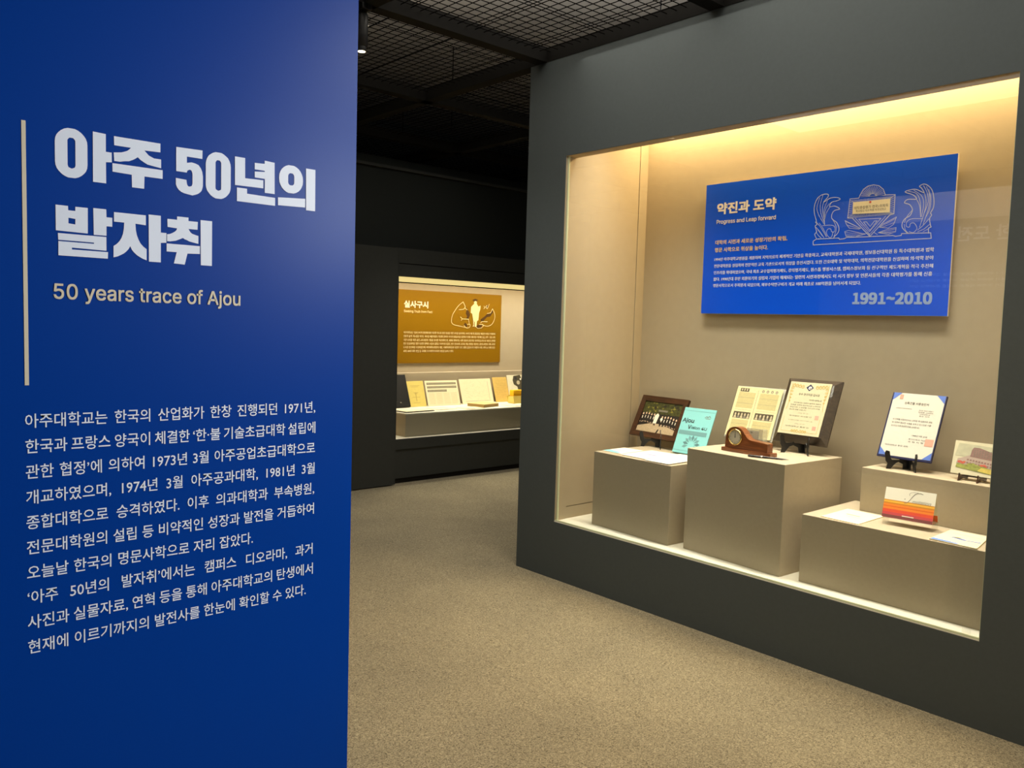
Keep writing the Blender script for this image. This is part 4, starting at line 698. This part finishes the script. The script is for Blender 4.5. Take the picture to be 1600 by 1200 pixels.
# gold scrollwork: corner curls, side stems, bottom flourish, inner rule
def curl(cx, cz, r, a0, a1, turns=1.0, w=.0022):
    n_ = 16; b.ribbon([(cx+r*(1-.6*i/n_)*math.cos(R(a0+(a1-a0)*turns*i/n_)), cz+r*(1-.6*i/n_)*math.sin(R(a0+(a1-a0)*turns*i/n_))) for i in range(n_+1)], w, y, m_gold_ink, T)
for s in (-1, 1):
    ex = X(.5)+s*cw*.40
    for k in range(4): curl(ex-s*k*.017, Z(.93)-k*.002, .010, 90, 90+s*420, w=.0032)
    for k in range(5): curl(ex+s*.004, Z(.88)-k*.019, .0075-.0008*k, 0, s*380, w=.0028)
    b.ribbon([(ex+s*.010, Z(.97)), (ex+s*.012, Z(.80)), (ex+s*.004, Z(.62)), (ex+s*.010, Z(.46))], .0025, y, m_gold_ink, T)
    b.ribbon([(X(.5)+s*.030, Z(.050)), (ex+s*.008, Z(.050)), (ex+s*.008, Z(.32))], .0016, y, m_gold_ink, T)
    for k in range(3): curl(X(.5)+s*(.008+.014*k), Z(.06), .009-.001*k, 90, 90-s*400, w=.0032)
b.build('certificate_print', t)
easel('black easel holding the dark award plaque', (3.966, 2.200, ZP2+.0005), -90, .078, .10, .064)

# ---------------------------------------------------------------- navy certificate folder
W_, H_ = 0.259, 0.341
t = thing('certificate_folder', 'white letter of appointment with blue silk corners in a navy folder', 'certificate', (4.032, 1.797, .958), -91)
T = Lean(24.4)
b = MB(); b.rbox(0, W_, 0, .013, 0, H_, m_navy, .002, T); b.build('folder', t)
b = MB(); x0, x1, z0, z1 = .008, .254, .010, .339; y = -.0012
b.box(x0, x1, y, 0, z0, z1, m_letter, T); b.build('certificate_sheet', t)
b = MB(); y -= .0006; k_ = .040
for q in ([(x0, z0), (x0+k_, z0), (x0, z0+k_)], [(x1-k_, z0), (x1, z0), (x1, z0+k_)], [(x1, z1-k_), (x1, z1), (x1-k_, z1)], [(x0, z1), (x0, z1-k_), (x0+k_, z1)]): b.flat(q, y, m_cornerb, T)
b.build('silk_corner', t)['label'] = 'blue silk corner tabs'
b = MB(); X = lambda u: x0+u*(x1-x0); Z = lambda v: z0+v*(z1-z0)
b.rect(X(.13), Z(.90), X(.20), Z(.975), y-.0003, m_red, T); b.rect(X(.82), Z(.205), X(.98), Z(.315), y-.0002, m_red, T)
hfit(b, '신축건물 사용승인서', X(.25), X(.72), Z(.845), .014, y-.0004, m_ink, T, .004)
hfit(b, '신청인 아주대학교', X(.11), X(.42), Z(.755), .006, y-.0004, m_ink, T)
for k, s_ in enumerate(('경기도 수원시 팔달구', '원천동 산5번지', '아주대학교', '총장 귀하')): hfit(b, s_, X(.56+.03*(k > 1)), X(.84-.05*(k > 1)), Z(.745-.030*k), .0065, y-.0004, m_ink, T)
for k, s_ in enumerate(('위 건축물 사용승인서는 건축법 제 십팔조의 규정', '에 의하여 필요한 시설을 갖추고 있으므로 이를', '승인하고 이에 준공확인증을 교부합니다.')): hfit(b, s_, X(.10), X(.86-.20*(k == 2)), Z(.575-.052*k), .0095, y-.0004, m_ink, T)
hfit(b, '1998년 9월 22일', X(.55), X(.84), Z(.345), .008, y-.0004, m_ink, T); hfit(b, '경기도지사 직인', X(.50), X(.82), Z(.285), .008, y-.0004, m_ink, T); hfit(b, '수 원 시 장', X(.50), X(.80), Z(.245), .008, y-.0004, m_ink, T); hfit(b, '아주대학교 총장 귀하', X(.08), X(.53), Z(.165), .0085, y-.0004, m_ink, T)
b.build('certificate_print', t)
easel('black easel holding the navy certificate folder', (4.002, 1.664, ZP4+.0005), -91, .070, .085, .056)

# ---------------------------------------------------------------- watercolour card on a small stand
W_, H_ = 0.182, 0.153
t = thing('picture_card', 'watercolour card of a long university building with red bushes', 'picture', (4.010, 1.444, .930), -92.6)
T = Lean(14.7)
b = MB(); b.rbox(0, W_, 0, .004, 0, H_, m_wcpaper, .0006, T); b.build('card', t)
b = MB(); y = -.0006; X = lambda u: u*W_; Z = lambda v: v*H_
b.flat([(X(.04), Z(.55)), (X(.96), Z(.50)), (X(.94), Z(.90)), (X(.10), Z(.93))], y, m_skyw, T)
b.flat([(X(.10), Z(.30)), (X(.96), Z(.24)), (X(.98), Z(.50)), (X(.52), Z(.57)), (X(.40), Z(.60)), (X(.22), Z(.50)), (X(.12), Z(.46))], y-.0003, m_mauve2, T)
b.flat([(X(.40), Z(.55)), (X(.93), Z(.50)), (X(.93), Z(.72)), (X(.84), Z(.76)), (X(.60), Z(.84)), (X(.46), Z(.84)), (X(.42), Z(.76))], y-.0005, m_mauve, T)
for i in range(9):
    for j in range(2): b.rect(X(.34+.068*i), Z(.43-.09*j-.007*i), X(.385+.068*i), Z(.48-.09*j-.007*i), y-.0007, m_mauve, T)
for i in range(7):
    for j in range(4): b.rect(X(.48+.062*i), Z(.575+.055*j), X(.51+.062*i), Z(.60+.055*j), y-.0007, m_greyink, T)
b.flat([(X(.10), Z(.20)), (X(.9), Z(.10)), (X(.97), Z(.24)), (X(.60), Z(.33)), (X(.3), Z(.30)), (X(.12), Z(.32))], y-.0007, m_greenw, T)
b.flat([(X(.62), Z(.16)), (X(.97), Z(.10)), (X(.98), Z(.24)), (X(.70), Z(.26))], y-.0008, m_yelloww, T)
for u, v, r in ((.18, .37, .010), (.25, .35, .009), (.29, .38, .006), (.70, .33, .008), (.76, .34, .008), (.80, .31, .006)): b.disc(X(u), Z(v), r, y-.0010, m_pinkw, T, 9, r*.6)
for u, v, r in ((.42, .31, .012), (.50, .33, .010), (.58, .29, .012)): b.disc(X(u), Z(v), r, y-.0010, m_greenw, T, 9, r*.6)
b.build('watercolour_print', t)
t = thing('display_easel', 'low dark easel under the watercolour card', 'easel', (4.000, 1.353, ZP4+.0005), -92.6)
for s in (-1, 1):
    b = MB(); b.prism([(-.035, 0), (-.02, 0), (.02, .008), (.05, 0), (.07, 0), (.07, .05), (.055, .052), (.022, .022), (-.012, .022), (-.018, .034), (-.026, .034), (-.028, .018)], -.002, .002, m_brown, Matrix.Translation((s*.04, 0.0, 0)) @ Matrix.Rotation(R(90), 4, 'Z'))
    b.build('side_plate', t)
b = MB(); b.box(-.04, .04, .058, .064, .01, .03, m_brown); b.build('cross_bar', t)

# ---------------------------------------------------------------- invitation tent card on a clear riser
t = thing('invitation_card', 'folded white invitation card with orange and red stripes standing like a tent', 'card', (3.757, 1.634, ZP3+.0345), -84.8)
W_, H_ = .2155, .1385; T = Lean(17)
b = MB(); b.box(0, W_, 0, .0008, 0, H_, m_paper, T); b.build('front_leaf', t)['label'] = 'striped front leaf'
top = T @ Vector((0, .0008, H_)); 
T2 = Matrix.Translation((0, top.y+.0012, top.z)) @ Matrix.Rotation(R(17), 4, 'X') @ Matrix.Translation((0, 0, -H_))
b = MB(); b.box(0, W_, -.0008, 0, 0, H_, m_paper, T2); b.rect(0, 0, W_, .030, -.0012, m_o[3], T2); b.build('back_leaf', t)
b = MB(); y = -.0005; z = .082
for m, h in ((m_o[1], .004), (m_o[0], .008), (m_o[1], .006), (m_o[2], .009), (m_o[3], .005), (m_o[2], .010), (m_o[4], .014), (m_o[5], .012), (m_o[6], .014)):
    b.rect(0, z-h, W_, z, y, m, T); z -= h
b.text('nvitation', .120, .196, .080, .096, y, m_greyink, T, shear=.35)
b.ribbon([(.088, .076), (.098, .078), (.108, .090), (.118, .108), (.127, .121), (.138, .128), (.150, .129), (.160, .126)], .0026, y, m_greyink, T); b.ribbon([(.106, .112), (.104, .120), (.110, .127), (.122, .130), (.140, .130)], .0013, y, m_greyink, T)
b.rect(.086, .014, .136, .018, y-.0003, m_paper, T); b.disc(.088, .094, .0022, y, m_greyink, T, 8)
b.build('card_print', t)
t = thing('acrylic_riser', 'clear acrylic riser under the striped invitation card', 'stand', (3.750, 1.630, ZP3+.0005), -84.8)
b = MB(); b.box(0, .215, 0, .095, .031, .0335, m_acrylic); b.build('top_plate', t)
for x in (.002, .211): b = MB(); b.box(x, x+.002, .002, .093, 0, .031, m_acrylic); b.build('leg', t)
# flat card and booklet on the same plinth
t, c = sheet('greeting_card', 'flat cream card lying left of the striped invitation card', 'card', [(3.648, 1.870), (3.918, 1.872), (3.900, 1.686), (3.636, 1.684)], ZP3+.0005, m_cream, .003)
onpage(t, c, 'card_print', [('l', m_gold_ink, (3.80, 1.82), (3.79, 1.75), .012), ('l', m_greyink, (3.76, 1.80), (3.755, 1.73), .004), ('l', m_gold_ink, (3.86, 1.72), (3.86, 1.70), .006)], .0034)
t, c = sheet('brochure', 'cream brochure with a blue edge lying at the right end of the wide plinth', 'brochure', [(3.636, 1.374), (3.890, 1.380), (3.886, 1.222), (3.628, 1.184)], ZP3+.0005, m_cream, .005)
onpage(t, c, 'brochure_print', [('p', m_bluei, [(3.638, 1.372), (3.668, 1.373), (3.650, 1.262), (3.635, 1.262)]), ('p', m_cornerb, [(3.74, 1.335), (3.755, 1.31), (3.735, 1.26), (3.742, 1.205), (3.728, 1.205), (3.722, 1.27), (3.735, 1.315)]),
    ('p', m_yelloww, [(3.75, 1.325), (3.762, 1.30), (3.75, 1.285), (3.74, 1.30)]), ('l', m_greyink, (3.83, 1.35), (3.81, 1.22), .003), ('l', m_violet, (3.80, 1.33), (3.785, 1.25), .004)], .0054)

# ================================================================ far showcase contents
t = thing('display_plinth', 'long beige plinth table along the far showcase', 'plinth', (4.500, 6.575, .4325), 0)
b = MB(); b.rbox(0, 2.9, 0, .60, 0, .215, m_plinth, .002); b.build('body', t)
b = MB(); b.rbox(-.0, 2.9, -.0, .60, .215, .2275, m_ledge, .002); b.build('top_board', t)
ZT = .6605
t = thing('back_riser', 'low beige riser board behind the leaning documents', 'riser', (4.34, 7.215, .4325), 0)
b = MB(); b.rbox(0, 3.2, 0, .08, 0, .575, m_case, .003); b.build('board', t)
def leaning(name, label, cat, x, y, yaw, lean, w, h, m, thick=.004):
    t = thing(name, label, cat, (x, y, ZT+.001), yaw); T = Lean(lean)
    b = MB(); b.rbox(0, w, 0, thick, 0, h, m, .0006, T); b.build('sheet', t); return t, T
t, T = leaning('yellow_document', 'plain yellow document leaning second from the left in the far showcase', 'document', 4.872, 7.060, -2, 18.7, .221, .278, m_ydoc)
b = MB(); y = -.0006
for zz, a, c_ in ((.225, .05, .17), (.212, .07, .15), (.150, .08, .14), (.140, .09, .13), (.10, .06, .16), (.04, .07, .15)): b.rect(a, zz, c_, zz+.004, y, m_gold_ink, T)
b.rect(.105, .06, .112, .15, y, m_gold_ink, T); b.build('document_print', t)
t, T = leaning('photo_document', 'cream sheet with three rows of small portrait photos in the far showcase', 'document', 5.119, 7.058, -4, 20, .414, .279, m_cream)
b = MB()
for r_ in range(3):
    for k in range((20, 20, 13)[r_]):
        x = .022+k*.0188; z = .245-r_*.040
        b.rect(x, z-.012, x+.0145, z+.012, y, m_newsp, T); b.disc(x+.0072, z+.002, .0038, y-.0003, m_face, T, 8, .005)
for k in range(9):
    for j in range(4): b.rect(.025+j*.095, .135-k*.014, .025+j*.095+.075, .137-k*.014, y, m_gold_ink, T)
b.build('document_print', t)
t, T = leaning('drawing_document', 'large cream sheet covered with a faint grid drawing in the far showcase', 'document', 5.601, 7.080, 0, 18, .452, .281, m_cream)
b = MB()
for k in range(150):
    u, v = random.uniform(.045, .40), random.uniform(.035, .25); a, c_ = random.uniform(.004, .030), random.uniform(.0006, .0012)
    if k % 2: a, c_ = c_, a*.6
    b.rect(u, v, min(.415, u+a), min(.26, v+c_), y-.000004*k, (m_gold_ink, m_greyink)[k % 5 == 0], T)
b.rect(.05, .025, .41, .028, y, m_greyink, T); b.rect(.40, .03, .403, .25, y, m_greyink, T); b.build('document_print', t)
t, T = leaning('tan_document', 'tan handwritten document leaning beside the large drawing in the far showcase', 'document', 6.090, 7.085, -3, 19, .205, .293, m_tan)
b = MB()
for k in range(11): b.rect(.03, .045+k*.021, .175-.03*(k % 3 == 0), .047+k*.021, y, m_gold_ink, T)
b.build('document_print', t)
t, T = leaning('photo_document', 'pale sheet with a black and white photograph at the right of the far showcase', 'document', 6.300, 7.085, -3, 15, .25, .31, m_wcpaper)
b = MB(); b.flat([(.10, .30), (.20, .31), (.24, .20), (.20, .16), (.22, .10), (.15, .09), (.14, .17), (.09, .20), (.08, .25)], y, m_newsp, T); b.disc(.16, .22, .025, y-.0003, m_face, T, 12); b.disc(.13, .27, .018, y-.0003, m_ink, T, 10); b.disc(.20, .26, .012, y-.0003, m_paper, T, 10); b.build('document_print', t)
t, T = leaning('album', 'tall black album leaning at the left end of the far showcase', 'album', 4.655, 7.020, 0, 21, .215, .350, m_black, .02)
t.location.z += .0075
b = MB(); b.disc(.10, .05, .008, -.0006, m_greyink, T, 12); b.build('cover_mark', t)
# flat things on the far table
t = thing('ledger_book', 'thick buff book lying in front of the grid drawing', 'book', (5.560, 6.665, ZT+.001), 14)
b = MB(); b.rbox(.004, .27, .003, .225, .003, .030, m_bookpg, .001); b.build('page_block', t)
for z in (0, .030): b = MB(); b.rbox(0, .275, 0, .23, z, z+.003, m_bookcov, .001); b.build('cover', t)
t = thing('black_folder', 'black and white open folder lying at the left end of the far table', 'folder', (4.535, 6.615, ZT+.001), 4)
b = MB(); b.rbox(0, .36, .0, .17, 0, .006, m_black, .001); b.build('cover', t)
b = MB(); b.box(.01, .34, .012, .165, .006, .010, m_cream); b.build('page', t)
for i, (x, y_, w, d, lab) in enumerate(((4.98, 6.68, .26, .2, 'small cream paper left of the thin pamphlet on the far table'), (5.28, 6.63, .24, .2, 'cream paper between the folder and the buff book on the far table'), (5.95, 6.62, .30, .2, 'cream paper to the right of the buff book on the far table'))):
    t = thing('paper_sheet', lab, 'paper', (x, y_, ZT+.001), (6, -8, 5)[i], None)
    b = MB(); b.box(0, w, 0, d, 0, .002, m_cream); b.box(.02, w*.5, .002, .008, .002, .003, m_ink); b.build('page', t)
t = thing('yellow_box', 'bright yellow open box with a paler tray at the right of the far table', 'box', (6.165, 6.86, ZT+.001), 0)
b = MB(); b.rbox(0, .20, 0, .11, 0, .008, m_ydoc, .002); b.prism([(0, .008), (.20, .008), (.215, .085), (-.02, .085)], 0, .004, m_ydoc); b.prism([(0, .008), (.20, .008), (.215, .085), (-.02, .085)], .11, .114, m_ydoc); b.box(0, .004, 0, .11, .008, .08, m_ydoc); b.box(.196, .20, 0, .11, .008, .08, m_ydoc); b.build('tray', t)
b = MB(); b.rbox(.012, .19, .03, .10, .02, .148, m_yellow, .008); b.build('block', t)

# ================================================================ track spotlights
def track_spot(label, x, y, ztop, L=.12, group='track spotlights under the ceiling beams'):
    t = thing('spotlight', label, 'spotlight', (x, y, ztop), 0, None)
    b = MB(); b.rbox(-.028, .028, -.05, .05, -.028, 0, m_black, .003); b.build('track_adapter', t)
    b = MB(); b.lathe([(.014, -.040), (.014, -.028)], m_black, None, 12); b.build('stem', t)
    b = MB(); b.lathe([(.026, -.040), (.030, -.044), (.030, -.05-L), (.024, -.052-L)], m_black, None, 24); b.build('housing', t)
    b = MB(); b.lathe([(.021, -.075-L), (.023, -.073-L), (.023, -.052-L)], m_black, None, 20); b.build('snoot', t)
    b = MB(); b.lathe([(.019, -.0765-L), (.020, -.0755-L)], m_lamp, None, 20); b.build('lamp_face', t)
    for s in (-1, 1): b = MB(); b.lathe([(.006, .029), (.006, .036)], m_chrome, Matrix.Translation((0, 0, -.09)) @ Matrix.Rotation(R(90*s), 4, 'Y'), 10); b.build('pivot_screw', t)
    return t
b = None
t = track_spot('black cylinder spotlight hanging beside the blue wall under the mesh ceiling', 2.245, 3.738, 3.138, .150)
track_spot('black cylinder spotlight under the beam behind the viewer, lighting the blue wall', 2.42, -.72, 3.138)
# bright fluorescent tube seen through the mesh
t = thing('tube_light', 'bright fluorescent tube above the ceiling mesh', 'light', (4.02, 5.868, 3.42), 0)
b = MB(); b.lathe([(.010, -.08), (.010, .08)], m_lamp, Matrix.Rotation(R(90), 4, 'Y'), 12); b.build('tube', t)
b = MB(); b.rbox(-.1, .1, -.03, .03, .014, .06, m_black, .003); b.build('housing', t)
bpy.data.objects.remove(_to)
